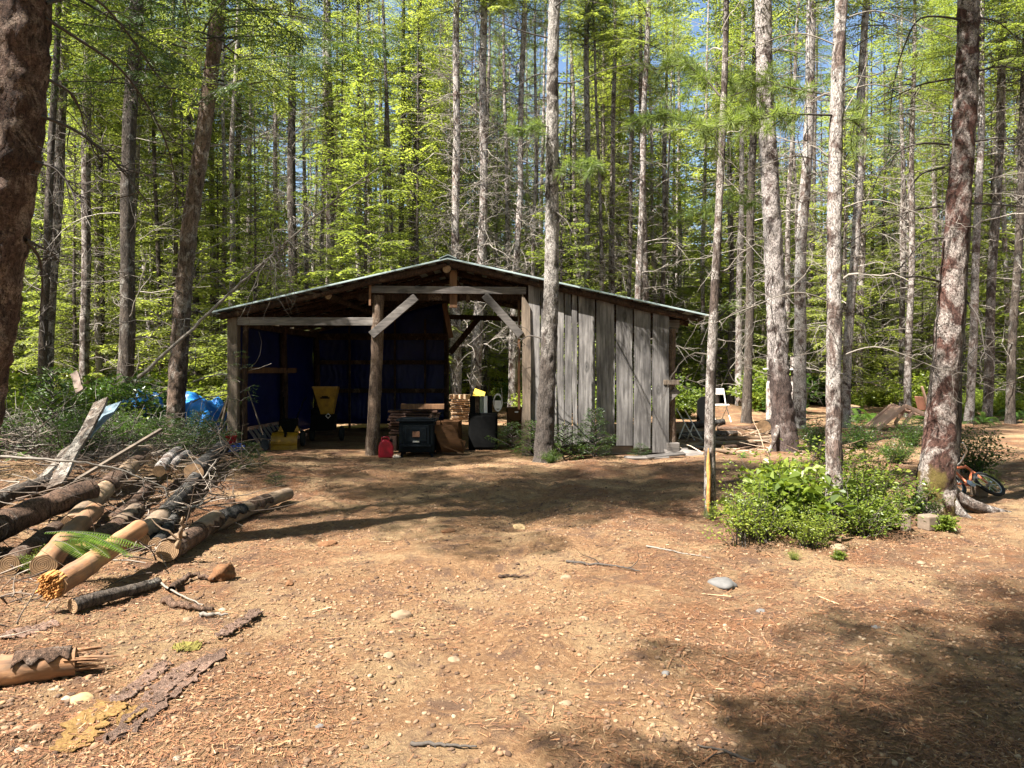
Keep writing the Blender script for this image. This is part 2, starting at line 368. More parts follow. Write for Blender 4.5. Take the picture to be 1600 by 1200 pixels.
# ------------------------------------------------------------------ ground
def ground_mat():
    m, n, l, b = newmat('forest_soil')
    mp = coords(n, l, (1, 1, 1), False)
    big = noi(n, l, mp, .55, 5, .6); mid = noi(n, l, mp, 2.6, 7, .68, .4); fine = noi(n, l, mp, 26, 8, .75); vf = noi(n, l, mp, 120, 4, .7)
    soil = ramp(n, [(.30, (.06, .034, .020)), (.5, (.155, .088, .050)), (.68, (.29, .18, .105))]); l.new(fine.outputs[0], soil.inputs[0])
    needle = ramp(n, [(.32, (.075, .033, .017)), (.52, (.215, .098, .045)), (.7, (.34, .19, .10))]); l.new(vf.outputs[0], needle.inputs[0])
    f = ramp(n, [(.42, g(0)), (.58, g(1))]); l.new(mid.outputs[0], f.inputs[0])
    c = mixc(n, l, f.outputs[0], soil.outputs[0], needle.outputs[0])
    pale = ramp(n, [(.53, g(0)), (.66, g(.8))]); l.new(big.outputs[0], pale.inputs[0])
    c = mixc(n, l, pale.outputs[0], c, mixc(n, l, fine.outputs[0], (.24, .16, .075), (.46, .34, .19)))
    v = n.new('ShaderNodeTexVoronoi'); v.inputs['Scale'].default_value = 38; l.new(mp.outputs[0], v.inputs['Vector'])
    vr = ramp(n, [(.16, g(1)), (.24, g(0))]); l.new(v.outputs['Distance'], vr.inputs[0])
    sel = n.new('ShaderNodeSeparateColor'); l.new(v.outputs['Color'], sel.inputs[0])
    sr = ramp(n, [(.74, g(0)), (.78, g(.85))]); l.new(sel.outputs[0], sr.inputs[0])
    pf = mixc(n, l, 1.0, vr.outputs[0], sr.outputs[0], 'MULTIPLY')
    c = mixc(n, l, pf, c, mixc(n, l, sel.outputs[1], (.22, .16, .11), (.55, .46, .36)))
    sx = n.new('ShaderNodeSeparateXYZ'); l.new(mp.outputs[0], sx.inputs[0])       # packed, worn track through the clearing
    m1 = n.new('ShaderNodeMath'); m1.operation = 'MULTIPLY_ADD'; m1.inputs[1].default_value = .10; m1.inputs[2].default_value = -.25; l.new(sx.outputs['Y'], m1.inputs[0])
    m2 = n.new('ShaderNodeMath'); m2.operation = 'ADD'; l.new(sx.outputs['X'], m2.inputs[0]); l.new(m1.outputs[0], m2.inputs[1])
    m3 = n.new('ShaderNodeMath'); m3.operation = 'ABSOLUTE'; l.new(m2.outputs[0], m3.inputs[0])
    m4 = n.new('ShaderNodeMath'); m4.operation = 'MULTIPLY_ADD'; m4.inputs[1].default_value = 2.4; l.new(mid.outputs[0], m4.inputs[0]); l.new(m3.outputs[0], m4.inputs[2])
    tr = ramp(n, [(.0, g(1)), (.55, g(1)), (1.0, g(0))]); mr = n.new('ShaderNodeMapRange'); mr.inputs['From Min'].default_value = .9; mr.inputs['From Max'].default_value = 3.1
    l.new(m4.outputs[0], mr.inputs[0]); l.new(mr.outputs[0], tr.inputs[0])
    dirt = ramp(n, [(.25, (.085, .042, .020)), (.5, (.255, .140, .068)), (.72, (.46, .295, .155))]); l.new(fine.outputs[0], dirt.inputs[0])
    c = mixc(n, l, mixc(n, l, .78, g(0.0), tr.outputs[0]), c, dirt.outputs[0])
    # yellow grit, dark humus and reddish needle drifts, each in its own patches
    pn = noi(n, l, mp, 1.3, 7, .62, .5); pr = ramp(n, [(.47, g(0)), (.60, g(.75))]); l.new(pn.outputs[0], pr.inputs[0])
    v2 = n.new('ShaderNodeTexVoronoi'); v2.inputs['Scale'].default_value = 105; l.new(mp.outputs[0], v2.inputs['Vector'])
    v2r = ramp(n, [(.22, g(1)), (.34, g(0))]); l.new(v2.outputs['Distance'], v2r.inputs[0]); s2c = n.new('ShaderNodeSeparateColor'); l.new(v2.outputs['Color'], s2c.inputs[0])
    s2r = ramp(n, [(.42, g(0)), (.5, g(1))]); l.new(s2c.outputs[1], s2r.inputs[0])
    grit = mixc(n, l, fine.outputs[0], (.30, .20, .10), (.56, .42, .24))
    c = mixc(n, l, pr.outputs[0], c, mixc(n, l, fine.outputs[0], (.19, .115, .058), (.44, .31, .17)))
    gm = mixc(n, l, 1.0, v2r.outputs[0], s2r.outputs[0], 'MULTIPLY'); gm = mixc(n, l, 1.0, gm, mixc(n, l, pr.outputs[0], (.28, .28, .28), (1, 1, 1)), 'MULTIPLY')
    c = mixc(n, l, gm, c, grit)
    hn = noi(n, l, mp, 3.7, 8, .7, .9); hr = ramp(n, [(.51, g(0)), (.62, g(.75))]); l.new(hn.outputs[0], hr.inputs[0])
    c = mixc(n, l, hr.outputs[0], c, mixc(n, l, vf.outputs[0], (.05, .028, .02), (.17, .10, .07)))
    l.new(c, b.inputs['Base Color']); b.inputs['Roughness'].default_value = .95; b.inputs['Specular IOR Level'].default_value = .2
    s = n.new('ShaderNodeMath'); s.operation = 'MULTIPLY_ADD'; s.inputs[1].default_value = .5; l.new(vf.outputs[0], s.inputs[0]); l.new(fine.outputs[0], s.inputs[2])
    s2 = n.new('ShaderNodeMath'); s2.operation = 'MULTIPLY_ADD'; s2.inputs[1].default_value = .6; l.new(pf, s2.inputs[0]); l.new(s.outputs[0], s2.inputs[2])
    bump(n, l, s2.outputs[0], 1.0, .05, b)
    return m
SOIL = ground_mat()
def make_ground():
    u = np.linspace(-1, 1, 640); xs = np.sinh(u * 5.2) / np.sinh(5.2) * 160 + 0.5 * 0
    xs = 14.0 * u + (160 - 14.0) * np.sign(u) * np.abs(u) ** 7
    t = np.linspace(0, 1, 560); ys = -25 + 25 * t ** 0 * 0
    a = np.linspace(-40, 1.5, 40, endpoint=False); bb = np.linspace(1.5, 9, 300, endpoint=False); c = np.linspace(9, 23, 160, endpoint=False); d = 23 + (np.linspace(0, 1, 90) ** 2) * 197
    ys = np.concatenate([a, bb, c, d])
    X, Y = np.meshgrid(xs, ys); Z = gz(X, Y)
    V = np.stack([X.ravel(), Y.ravel(), Z.ravel()], 1); nx = len(xs); ny = len(ys)
    i = np.arange(nx - 1); j = np.arange(ny - 1); I, J = np.meshgrid(i, j)
    q = (J * nx + I).ravel()
    Fc = np.stack([q, q + 1, q + 1 + nx, q + nx], 1)
    o = obj('ground', mesh_np('ground', V, Fc, SOIL, True)); tag(o, kind='structure')
make_ground()

# ------------------------------------------------------------------ the shed
SHX, SHY = -1.17, 14.0
shed = thing('open_shed', 'weathered timber pole shed with tin gable roof, open bays and grey plank wall', 'shed', (SHX, SHY, 0))
def SP(px, py, Y=14.1): return P(px, py, Y)
TIN = plain('tin_roof', (.42, .50, .50), .42, .6, .2, 3, .05)
ROOFB, ROOFF = 20.4, 13.78
def roofz(x): return 3.60 - (0.232 * (SHX - x) if x < SHX else 0.221 * (x - SHX))
EL, ER = -5.50, 3.62
for (xa, xb) in ((EL, SHX), (SHX, ER)):
    mb = MB(); vv = []; fs = []
    ny = 240; ysr = np.linspace(ROOFF, ROOFB, ny)
    for k, y in enumerate(ysr):
        dz = .012 * math.sin(k * 2 * math.pi / 6)
        for x in (xa, (xa + xb) / 2, xb):
            for th in (0, .022): vv.append((x, y, roofz(x) + dz + th + .012 * math.sin(x * 2.3 + y)))
    for k in range(ny - 1):
        for c in range(2):
            p = k * 6 + c * 2
            fs += [(p + 1, p + 3, p + 9, p + 7), (p, p + 6, p + 8, p + 2)]
        p = k * 6; fs += [(p, p + 1, p + 7, p + 6), (p + 4, p + 10, p + 11, p + 5)]
    for p, fl in ((0, 0), ((ny - 1) * 6, 1)):
        for c in (0, 2): fs.append((p + c, p + c + 2, p + c + 3, p + c + 1))
    mb.add(vv, fs); mb.build('roof_panel', TIN, shed)
mb = MB(); mb.prism([(SHX - .16, roofz(SHX - .16) + .03), (SHX, 3.66), (SHX + .16, roofz(SHX + .16) + .03), (SHX + .16, roofz(SHX + .16) + .042), (SHX, 3.675), (SHX - .16, roofz(SHX - .16) + .042)], ROOFF - .01, ROOFB)
mb.build('ridge_cap', TIN, shed)
RAFTM = bark('rafter_bark', (.015, .009, .006), (.075, .042, .027), (.24, .17, .115), .30)
k = 0
for y in (13.92, 15.1, 16.3, 17.5, 18.7, 19.9, 20.28):
    for (xa, xb) in ((EL + .12, SHX - .03), (SHX + .03, ER - .1)):
        n = 14; mb = MB(); pts = []
        for i in range(n):
            x = xa + (xb - xa) * i / (n - 1); pts.append((x, y + .015 * math.sin(i * 1.3 + k), roofz(x) - .088 + .012 * math.sin(i * .9 + k)))
        mb.tube(pts, [.058 + .012 * math.sin(i * .8 + k) for i in range(n)], 9, rough=.12, seed=k); k += 1
        mb.build('rafter', RAFTM, shed, True)
# slab lath poles between rafters, seen from below
rr = random.Random(5)
for (xa, xb) in ((EL + .05, SHX - .02), (SHX + .02, ER - .05)):
    for q in range(15):
        x = xa + (xb - xa) * (q + .5) / 15
        mb = MB(); mb.beam((x, ROOFF + .05, roofz(x) - .022), (x, ROOFB - .05, roofz(x) - .022), .14 + .05 * rr.random(), .022)
        mb.build('roof_lath', RAFTM, shed)
# low roof poles sloping under the lath
for q in range(12):
    y = 14.3 + q * .5
    for s in (0, 1):
        xa, xb = ((EL + .2, SHX - .1), (SHX + .1, ER - .2))[s]
        a = xa + rr.random() * .6; b_ = xb - rr.random() * .6
        mb = MB(); mb.tube([(a, y, roofz(a) - .055), ((a + b_) / 2, y + .03, roofz((a + b_) / 2) - .06), (b_, y, roofz(b_) - .055)], .022 + .01 * rr.random(), 6)
        mb.build('roof_pole', RAFTM, shed, True)
def log_part(name, a, b, r0, r1, mat, seed=0, n=12, parent=shed, rough=.12, segs=16, cut=CUT):
    a = Vector(a); b = Vector(b); mb = MB(); pts = []
    for i in range(segs):
        t = i / (segs - 1); p = a.lerp(b, t); p += Vector((math.sin(t * 5 + seed), math.cos(t * 4 + seed * 2), 0)) * .012
        pts.append(p)
    mb.tube(pts, [r0 + (r1 - r0) * i / (segs - 1) for i in range(segs)], n, rough=rough, seed=seed, capmi=1)
    return mb.build(name, [mat, cut], parent, True)
def beam_part(name, a, b, w, h, mat, up=(0, 0, 1), parent=shed, bevel=.006):
    mb = MB(); mb.beam(a, b, w, h, up); return mb.build(name, mat, parent, bevel=bevel)
PEEL = bark('peeled_post', (.05, .030, .02), (.17, .115, .08), (.32, .25, .19), .40)
# front left square post, doubled by a dark round one
mb = MB(); mb.box((-5.19, 14.1, 1.27), (.19, .19, 2.75)); mb.build('post', WOODPOST, shed, bevel=.012)
log_part('post', (-5.02, 14.16, 0), (-5.0, 14.16, 2.55), .06, .055, RAFTM, 3)
log_part('post', (-2.60, 14.06, -.1), (-2.49, 14.06, 2.95), .125, .105, PEEL, 5, segs=26, rough=.2)
log_part('post', (-1.75, 20.1, -.1), (-1.75, 20.1, 3.4), .07, .06, RAFTM, 6)
log_part('post', (-5.2, 20.1, -.1), (-5.2, 20.1, 2.6), .09, .08, RAFTM, 6)
log_part('post', (-5.2, 17.2, -.1), (-5.2, 17.2, 2.55), .09, .08, RAFTM, 6)
log_part('post', (2.98, 14.12, .1), (2.96, 14.12, 2.33), .10, .085, PEEL, 9, segs=24)
log_part('post', (3.0, 20.1, -.1), (3.0, 20.1, 2.55), .09, .08, RAFTM, 10)
log_part('post', (.36, 14.2, -.1), (.36, 14.2, 3.2), .09, .08, RAFTM, 11)
log_part('post', (.4, 20.1, -.1), (.4, 20.1, 3.15), .06, .05, RAFTM, 12)
# beams
beam_part('tie_beam', (-5.09, 14.02, 2.47), (-2.52, 14.02, 2.46), .05, .15, WOODGREYX)
beam_part('tie_beam', (-2.62, 13.98, 3.055), (.26, 13.98, 3.03), .05, .135, WOODGREYX)
beam_part('tie_beam', (-2.9, 14.22, 2.93), (.3, 14.22, 2.93), .05, .12, RAFTM)
beam_part('tie_beam', (-1.8, 20.05, 2.96), (.4, 20.05, 2.90), .06, .13, RAFTM)
beam_part('tie_beam', (-5.3, 20.05, 2.45), (-1.72, 20.05, 2.45), .06, .13, RAFTM)
beam_part('tie_beam', (2.55, 14.22, 2.43), (3.14, 14.22, 2.43), .12, .15, WOODGREYX)
beam_part('side_plate', (3.0, 14.3, 2.33), (3.0, 20.2, 2.33), .1, .14, RAFTM)
beam_part('side_plate', (-5.22, 14.25, 2.46), (-5.22, 20.2, 2.46), .1, .14, RAFTM)
log_part('ridge_pole', (-1.21, 13.88, 3.42), (-1.19, 20.3, 3.42), .075, .07, RAFTM, 2)
log_part('purlin', (-3.4, 13.95, 2.93), (-3.4, 20.3, 2.93), .06, .06, RAFTM, 2)
beam_part('king_post', (-1.09, 14.06, 2.72), (-1.09, 14.06, 3.42), .05, .14, WOODORANGE, up=(1, 0, 0))
beam_part('cleat', (-2.62, 13.935, 2.75), (-2.62, 13.935, 3.14), .035, .04, WOODORANGE, up=(1, 0, 0))
beam_part('knee_brace', SP(580, 524, 13.93), SP(650, 464, 13.93), .05, .15, WOODGREYX)
beam_part('knee_brace', SP(757, 461, 13.93), SP(814, 524, 13.93), .05, .14, WOODGREYX)
beam_part('knee_brace', P(703, 552, 20.0), P(748, 497, 20.0), .06, .15, RAFTM)
beam_part('knee_brace', P(694, 474, 16.0), P(705, 528, 16.0), .04, .10, WOODORANGE)
beam_part('stud', P(811, 470, 14.3), P(811, 640, 14.3), .03, .05, WOODORANGE, up=(1, 0, 0))
# tarps lining the left and rear walls
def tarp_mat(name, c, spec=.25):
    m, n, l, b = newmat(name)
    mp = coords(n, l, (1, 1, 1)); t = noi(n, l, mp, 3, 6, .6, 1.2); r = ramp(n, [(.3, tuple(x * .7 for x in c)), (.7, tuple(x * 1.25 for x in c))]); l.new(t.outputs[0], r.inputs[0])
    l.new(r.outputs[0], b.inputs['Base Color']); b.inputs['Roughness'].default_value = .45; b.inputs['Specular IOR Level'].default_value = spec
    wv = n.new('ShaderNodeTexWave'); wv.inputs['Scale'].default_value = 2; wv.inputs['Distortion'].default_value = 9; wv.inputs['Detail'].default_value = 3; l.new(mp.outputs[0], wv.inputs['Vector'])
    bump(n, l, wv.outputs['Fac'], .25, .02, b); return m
TARP = tarp_mat('shaded_blue_tarp', (.002, .006, .075)); TARPB = tarp_mat('sunny_blue_tarp', (.03, .26, .72), .5)  # dark blue has the bay's shade in its colour, bright blue the sunlight
def sheet(pts00, pts10, pts11, pts01, nu, nv, amp, seed, name, mat, parent=shed, thick=.004):
    a, b_, c, d = map(Vector, (pts00, pts10, pts11, pts01)); nrm = (b_ - a).cross(d - a).normalized(); vv = []
    for j in range(nv):
        for i in range(nu):
            u = i / (nu - 1); v = j / (nv - 1)
            p = a.lerp(b_, u).lerp(d.lerp(c, u), v)
            q = float(vn(u * 5 + seed, v * 4, seed)) + .5 * float(vn(u * 14 + v * 6, v * 8 + seed, seed + 1))
            vv.append(p + nrm * amp * q)
    fs = [(j * nu + i, j * nu + i + 1, (j + 1) * nu + i + 1, (j + 1) * nu + i) for j in range(nv - 1) for i in range(nu - 1)]
    mb = MB(); mb.add(vv, fs); o = mb.build(name, mat, parent, True)
    s = o.modifiers.new('thickness', 'SOLIDIFY'); s.thickness = thick; return o
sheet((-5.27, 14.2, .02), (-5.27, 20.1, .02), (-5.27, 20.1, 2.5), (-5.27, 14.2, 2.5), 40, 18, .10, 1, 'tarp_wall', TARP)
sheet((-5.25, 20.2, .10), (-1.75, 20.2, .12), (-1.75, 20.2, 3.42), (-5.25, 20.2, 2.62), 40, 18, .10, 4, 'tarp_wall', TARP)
beam_part('wall_rail', (-5.15, 14.2, 1.56), (-5.15, 18.0, 1.54), .04, .12, WOODORANGE, up=(0, 0, 1))
for z in (1.0, 1.75, 2.4): beam_part('wall_rail', (-5.2, 20.02, z), (-1.72, 20.02, z), .05, .11, RAFTM)
for x in (-4.3, -3.1, -2.3): beam_part('stud', (x, 20.0, 0), (x, 20.0, 2.9), .09, .05, RAFTM, up=(1, 0, 0))
# vertical live-edge boards of the right wall
def plank(xa, xb, zb, y=13.99, cut=0.0, lean=0.0, mat=WOODGREY, seed=0, top=None):
    n = 34; vv = []; y0 = y; th = .028
    ztop = (lambda x: roofz(x) - .03) if top is None else (lambda x: top + cut * (x - xa))
    for k in range(n):
        t = k / (n - 1)
        for s, x in ((0, xa), (1, xb)):
            w = .014 * float(vn(t * 6 + seed * 7.3, s * 5.1 + seed, 3)) + .012 * float(vn(t * 2.1 + seed * 3.3, s * 9, 5))
            xx = x + w * 1.3 + lean * (t - .5); z = zb + (ztop(x) - zb) * t
            bow = .015 * math.sin(t * 3 + seed * 2)
            vv.append((xx, y0 + bow, z)); vv.append((xx, y0 + bow + th, z))
    fs = []
    for k in range(n - 1):
        p = k * 4; q = p + 4
        fs += [(p, p + 2, q + 2, q), (p + 1, q + 1, q + 3, p + 3), (p, q, q + 1, p + 1), (p + 2, p + 3, q + 3, q + 2)]
    fs += [(0, 1, 3, 2), ((n - 1) * 4, (n - 1) * 4 + 2, (n - 1) * 4 + 3, (n - 1) * 4 + 1)]
    mb = MB(); mb.add(vv, fs); return mb.build('wall_board', mat, shed, origin=(xa, y0, zb))
bx = lambda px: (px - 800) / 84.3
for i, (a, b_, pb, dy) in enumerate([(826, 843, 700, .03), (845, 869, 698, .02), (870, 881, 697, .045), (883, 893, 696, .03), (894, 901.5, 695, 0), (903.5, 930, 690, .0), (932, 959.5, 692, .006),
                                     (962.5, 988, 696, .0), (990.5, 1016, 700, .008), (1019, 1044, 707, -.012)]):
    plank(bx(a), bx(b_), 1.6 - (pb - 575) / 84.3, 13.99 + dy - .02, seed=i * 1.7 + 1)
plank(bx(815.5), bx(828.5), -.02, 13.95, cut=-1.6, mat=WOODPOST, seed=33, top=2.98, lean=-.02)
beam_part('wall_girt', (.4, 14.10, 1.33), (3.12, 14.10, 1.33), .05, .07, WOODGREYX)
beam_part('wall_girt', (.4, 14.10, 2.3), (3.1, 14.10, 2.3), .05, .09, WOODGREYX)
beam_part('girt_end', (2.80, 13.97, 1.335), (3.09, 13.97, 1.335), .05, .09, WOODPOST)
beam_part('knee_brace', (2.6, 14.04, .72), (3.08, 14.04, 1.20), .05, .13, WOODGREYX)
mb = MB(); mb.box((2.98, 14.05, .13), (.24, .2, .17)); mb.build('footing_block', WOODGREYX, shed, bevel=.01)
beam_part('sill', (.9, 14.2, .08), (2.85, 14.2, .06), .2, .16, WOODGREYX)
# things in the bays --------------------------------------------------
IRON = plain('cast_iron', (.008, .011, .014), .6, .3, .3, 18, .15)
BLACK = plain('black_paint', (.004, .004, .004), .95, 0, .3, 18, .1)
CHROME = plain('dull_metal', (.45, .45, .44), .35, .8, .2, 20, .05)
RED = plain('red_plastic', (.26, .004, .014), .4, 0, .15, 12, .05)
YEL = plain('yellow_paint', (.26, .135, .006), .45, 0, .3, 9, .1)
WHITE = plain('white_paint', (.72, .70, .66), .5, 0, .15, 9, .1)
CARD = plain('cardboard', (.075, .036, .016), .85, 0, .2, 6, .1)
RUBBER = plain('rubber', (.02, .02, .02), .8)
def solid(name, label, cat, build, mat, loc, rz=0, group=None, bevel=0, smooth=False):
    mb = MB(); build(mb); o = mb.build(name, mat, None, smooth, bevel); o.location = loc; o.rotation_euler = (0, 0, rz)
    return tag(o, label, cat, group)
def part(name, mat, parent, fn, bevel=0, smooth=False):
    mb = MB(); fn(mb); o = mb.build(name, mat, None, smooth, bevel); o.parent = parent; return o
# wood stove
t = thing('wood_stove', 'dark blue-black cast iron wood stove standing on the dirt at the open bay', 'stove', (-1.74, 13.75, g1(-1.74, 13.75)), .02)
part('firebox', IRON, t, lambda m: (m.box((0, .26, .37), (.64, .5, .56)), m.box((0, -.005, .37), (.60, .03, .50))), .01)
part('top_plate', IRON, t, lambda m: (m.box((0, .24, .675), (.74, .62, .03)), m.box((0, .24, .70), (.62, .5, .02))), .006)
d = part('door', IRON, t, lambda m: (m.box((0, -.035, .42), (.47, .03, .34)), m.box((0, -.055, .42), (.38, .012, .25))), .006)
part('door_emblem', plain('brass_plate', (.20, .10, .06), .5, .4), d, lambda m: m.box((0, -.066, .43), (.13, .008, .10)), .003)
part('handle', CHROME, t, lambda m: m.box((0, -.064, .295), (.12, .01, .03)), .003)
part('ash_lip', IRON, t, lambda m: m.box((0, -.07, .225), (.56, .12, .035)), .006)
for sx in (-.25, .25):
    for sy in (.06, .46): part('leg', IRON, t, lambda m: m.tube([(sx, sy, .12), (sx * 1.12, sy, .0)], [.035, .022], 8))
# gas can
t = thing('gas_can', 'red plastic fuel can on the ground between the log post and the stove', 'gas can', (-2.27, 13.6, g1(-2.27, 13.6)), .15)
def can(m):
    prof = [(-.13, 0), (.13, 0), (.135, .03), (.135, .2), (.10, .27), (.03, .32), (-.05, .33), (-.11, .27), (-.135, .2), (-.135, .03)]
    m.prism(prof, -.09, .09)
part('can_body', RED, t, can, .025)
part('handle', RED, t, lambda m: m.tube([(-.08, 0, .30), (-.07, 0, .36), (.03, 0, .37), (.07, 0, .30)], .014, 8), smooth=True)
part('cap', BLACK, t, lambda m: m.lathe([(.03, 0), (.03, .05), (.02, .06)], (.09, 0, .27)))
tag(solid('stone', 'pale stone on the dirt between the red fuel can and the stove', 'stone', lambda m: m.lathe([(.03, 0), (.07, .01), (.075, .03), (.05, .055), (.01, .065)], (0, 0, 0), 9), plain('pale_rock', (.42, .35, .28)), (-2.07, 13.55, g1(-2.07, 13.55))))
# wood stack behind the stove: ten boards
for i in range(9):
    zz = .34 + i * .052
    x0 = -2.38 + .03 * math.sin(i * 2.1); 
    tag(solid('board', 'dark red board, %s of the nine stacked behind the stove' % ['lowest', 'second from bottom', 'third from bottom', 'fourth from bottom', 'middle', 'fourth from top', 'third from top', 'second from top', 'topmost'][i], 'board',
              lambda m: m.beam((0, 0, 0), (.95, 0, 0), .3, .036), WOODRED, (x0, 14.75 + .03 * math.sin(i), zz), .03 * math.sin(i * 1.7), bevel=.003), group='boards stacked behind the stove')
for sx in (-2.3, -1.6):
    tag(solid('support_block', 'dark wooden block propping the %s end of the red board stack' % ('left' if sx < -2 else 'right'), 'block', lambda m: m.box((0, 0, .14), (.14, .3, .34)), WOODRED, (sx, 14.75, g1(sx, 14.75) - .02), bevel=.01))
tag(solid('timber', 'short brown timber lying across the board stack above the stove', 'timber', lambda m: m.beam((0, 0, 0), (.83, 0, 0), .14, .10), WOODORANGE, (-2.13, 14.5, .86), .03, bevel=.006))
tag(solid('iron_part', 'small rusty iron casting lying on the stove top', 'metal part', lambda m: (m.lathe([(.05, 0), (.045, .03), (.03, .06), (.035, .08)], (0, 0, 0), 10), m.box((.08, 0, .02), (.1, .05, .04))), RAFTM, (-1.48, 13.9, .775 + g1(-1.74, 13.75) - .06)))
# cardboard boxes
t = thing('cardboard_box', 'brown cardboard box with crumpled side right of the stove', 'box', (-1.22, 14.6, g1(-1.22, 14.6)), -.1)
part('box_body', CARD, t, lambda m: m.box((0, 0, .30), (.44, .42, .58)), .008)
part('flap', CARD, t, lambda m: m.beam((-.1, -.22, .56), (-.06, -.42, .1), .30, .006, up=(1, 0, 0)))
def bentcard(m):
    n = 14
    for i in range(n - 1):
        pass
    vv = []; 
    for i in range(n):
        a = i / (n - 1) * 1.4
        for x in (-.2, .2): vv.append((x + .35 * math.sin(a) * .6, -.1 * math.sin(a * 2), .5 - .42 * a / 1.4 + .05 * math.cos(a * 3)))
    m.add(vv, [(2 * i, 2 * i + 1, 2 * i + 3, 2 * i + 2) for i in range(n - 1)])
o = solid('cardboard_sheet', 'curled grey-brown cardboard sheet leaning at the right of the stove', 'cardboard', bentcard, CARD, (-1.3, 13.95, .0), .1); o.modifiers.new('s', 'SOLIDIFY').thickness = .006
o = solid('cardboard_flat', 'flat tan cardboard piece tilted on the dirt floor of the middle bay', 'cardboard', lambda m: m.box((0, 0, 0), (.40, .3, .008)), CARD, (-1.06, 13.98, .19), .3)
o.rotation_euler = (.9, .35, .3)
# plastic drum cabinet, black
t = thing('black_cabinet', 'low black cabinet standing in the middle bay with books on top', 'cabinet', (-.60, 15.0, g1(-.6, 15)), .0)
part('cabinet_body', BLACK, t, lambda m: m.box((.03, 0, .36), (.56, .5, .72)), .01)
part('door', BLACK, t, lambda m: m.box((.03, -.262, .36), (.5, .02, .62)), .006)
GREYG = plain('grey_green_cloth', (.16, .18, .14), .8)
for i, (x, wd, mt, lb) in enumerate([(-.21, .10, BLACK, 'black'), (-.115, .08, RAFTM, 'dark brown'), (-.03, .07, GREYG, 'grey green'), (.05, .075, WHITE, 'pale'), (.13, .09, BLACK, 'wide black')]):
    tag(solid('binder', '%s upright binder in the row on top of the black cabinet' % lb, 'binder', lambda m: m.box((0, 0, .165), (wd, .3, .33)), mt, (-.57 + x, 15.0, .715 + g1(-.6, 15)), 0, bevel=.008))
o = solid('snowshoe', 'white framed oval snowshoe standing at the right end of the black cabinet', 'snowshoe',
          lambda m: (m.torus((0, 0, .20), .085, .010, Matrix.Rotation(R(90), 3, 'X') @ Matrix.Diagonal((1, 1.9, 1)).to_3x3()), m.box((0, 0, .16), (.13, .006, .16))), WHITE, (-.28, 14.95, .72 + g1(-.6, 15)))
t = thing('delivery_box', 'brown cardboard carton with a curved arrow line, beside the door jamb', 'box', (.08, 15.2, g1(.08, 15.2)), .05)
part('stand', WOODRED, t, lambda m: m.box((0, 0, .19), (.34, .34, .38)), .01)
part('carton', CARD, t, lambda m: m.box((0, 0, .60), (.36, .36, .42)), .01)
part('curved_mark', BLACK, t, lambda m: m.tube([(-.15 + .3 * k / 10, -.186, .60 - .06 * math.sin(math.pi * k / 10)) for k in range(11)], .006, 5))
part('label', WHITE, t, lambda m: m.box((0, -.185, .73), (.07, .006, .03)))
# lumber stack outside in the sun, seen through the back opening
def lumber(i, x, y, z, L, rz, wd=.14, h=.042):
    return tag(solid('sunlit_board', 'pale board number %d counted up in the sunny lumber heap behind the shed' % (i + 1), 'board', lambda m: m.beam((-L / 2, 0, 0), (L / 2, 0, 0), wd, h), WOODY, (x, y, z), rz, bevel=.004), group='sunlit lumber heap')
rr = random.Random(9)
words = ['lowest', 'second', 'third', 'fourth', 'fifth', 'sixth', 'seventh', 'eighth', 'ninth', 'tenth']
for i in range(10):
    o = lumber(i, -1.52 + .12 * rr.random(), 22.9 + .1 * rr.random(), .06 + i * .062, .80 + .12 * rr.random(), .35 * math.sin(i * 2.4) + .2)
    o['label'] = 'pale sunlit board, %s layer of the lumber heap behind the shed' % words[i]
for i in range(4):
    o = lumber(i, -1.80 + i * .15, 22.7, .74, .5, 1.3, .07, .13); o['label'] = 'stub of pale timber, %s from the left atop the lumber heap' % ['first', 'second', 'third', 'fourth'][i]; del o['group']
o = solid('yellow_panel', 'yellow sheet leaning on the lumber heap behind the shed', 'panel', lambda m: m.box((0, 0, .3), (.34, .02, .6)), plain('yellow_sheet', (.75, .55, .08)), (-1.15, 22.9, .38), .1)
o.rotation_euler = (-.3, .35, .1)
# chipper
t = thing('wood_chipper', 'wood chipper with a yellow hopper standing in the dark left bay', 'wood chipper', (-4.06, 16.5, g1(-4.06, 16.5)), .08)
def hopper(m):
    w0, w1, d0, d1, z0, z1 = .26, .13, .2, .1, 1.19, .60
    m.add([(-w0, -d0, z0), (w0, -d0, z0), (w0, d0, z0), (-w0, d0, z0), (-w1 + .03, -d1, z1), (w1 + .03, -d1, z1), (w1 + .03, d1, z1), (-w1 + .03, d1, z1)],
          [(0, 4, 5, 1), (1, 5, 6, 2), (2, 6, 7, 3), (3, 7, 4, 0), (4, 7, 6, 5)])
    m.beam((-w0 - .01, -d0, z0), (w0 + .01, -d0, z0), .03, .03)
hp = part('hopper', YEL, t, hopper); 
part('warning_text', BLACK, hp, lambda m: (m.box((0, -.177, .985), (.13, .006, .022)), m.box((0, -.168, .955), (.20, .006, .03))))
part('engine', BLACK, t, lambda m: (m.box((-.05, .0, .42), (.5, .4, .34)), m.lathe([(.13, 0), (.13, .12), (.06, .16)], (-.2, 0, .58), 16)), .02)
part('muffler', CHROME, t, lambda m: m.torus((.08, -.24, .57), .05, .012, Matrix.Rotation(R(90), 3, 'X'), 4, 6))
for sx in (-.32, .32): part('wheel', RUBBER, t, lambda m: m.torus((sx, .1, .17), .12, .05, Matrix.Rotation(R(90), 3, 'Y')))
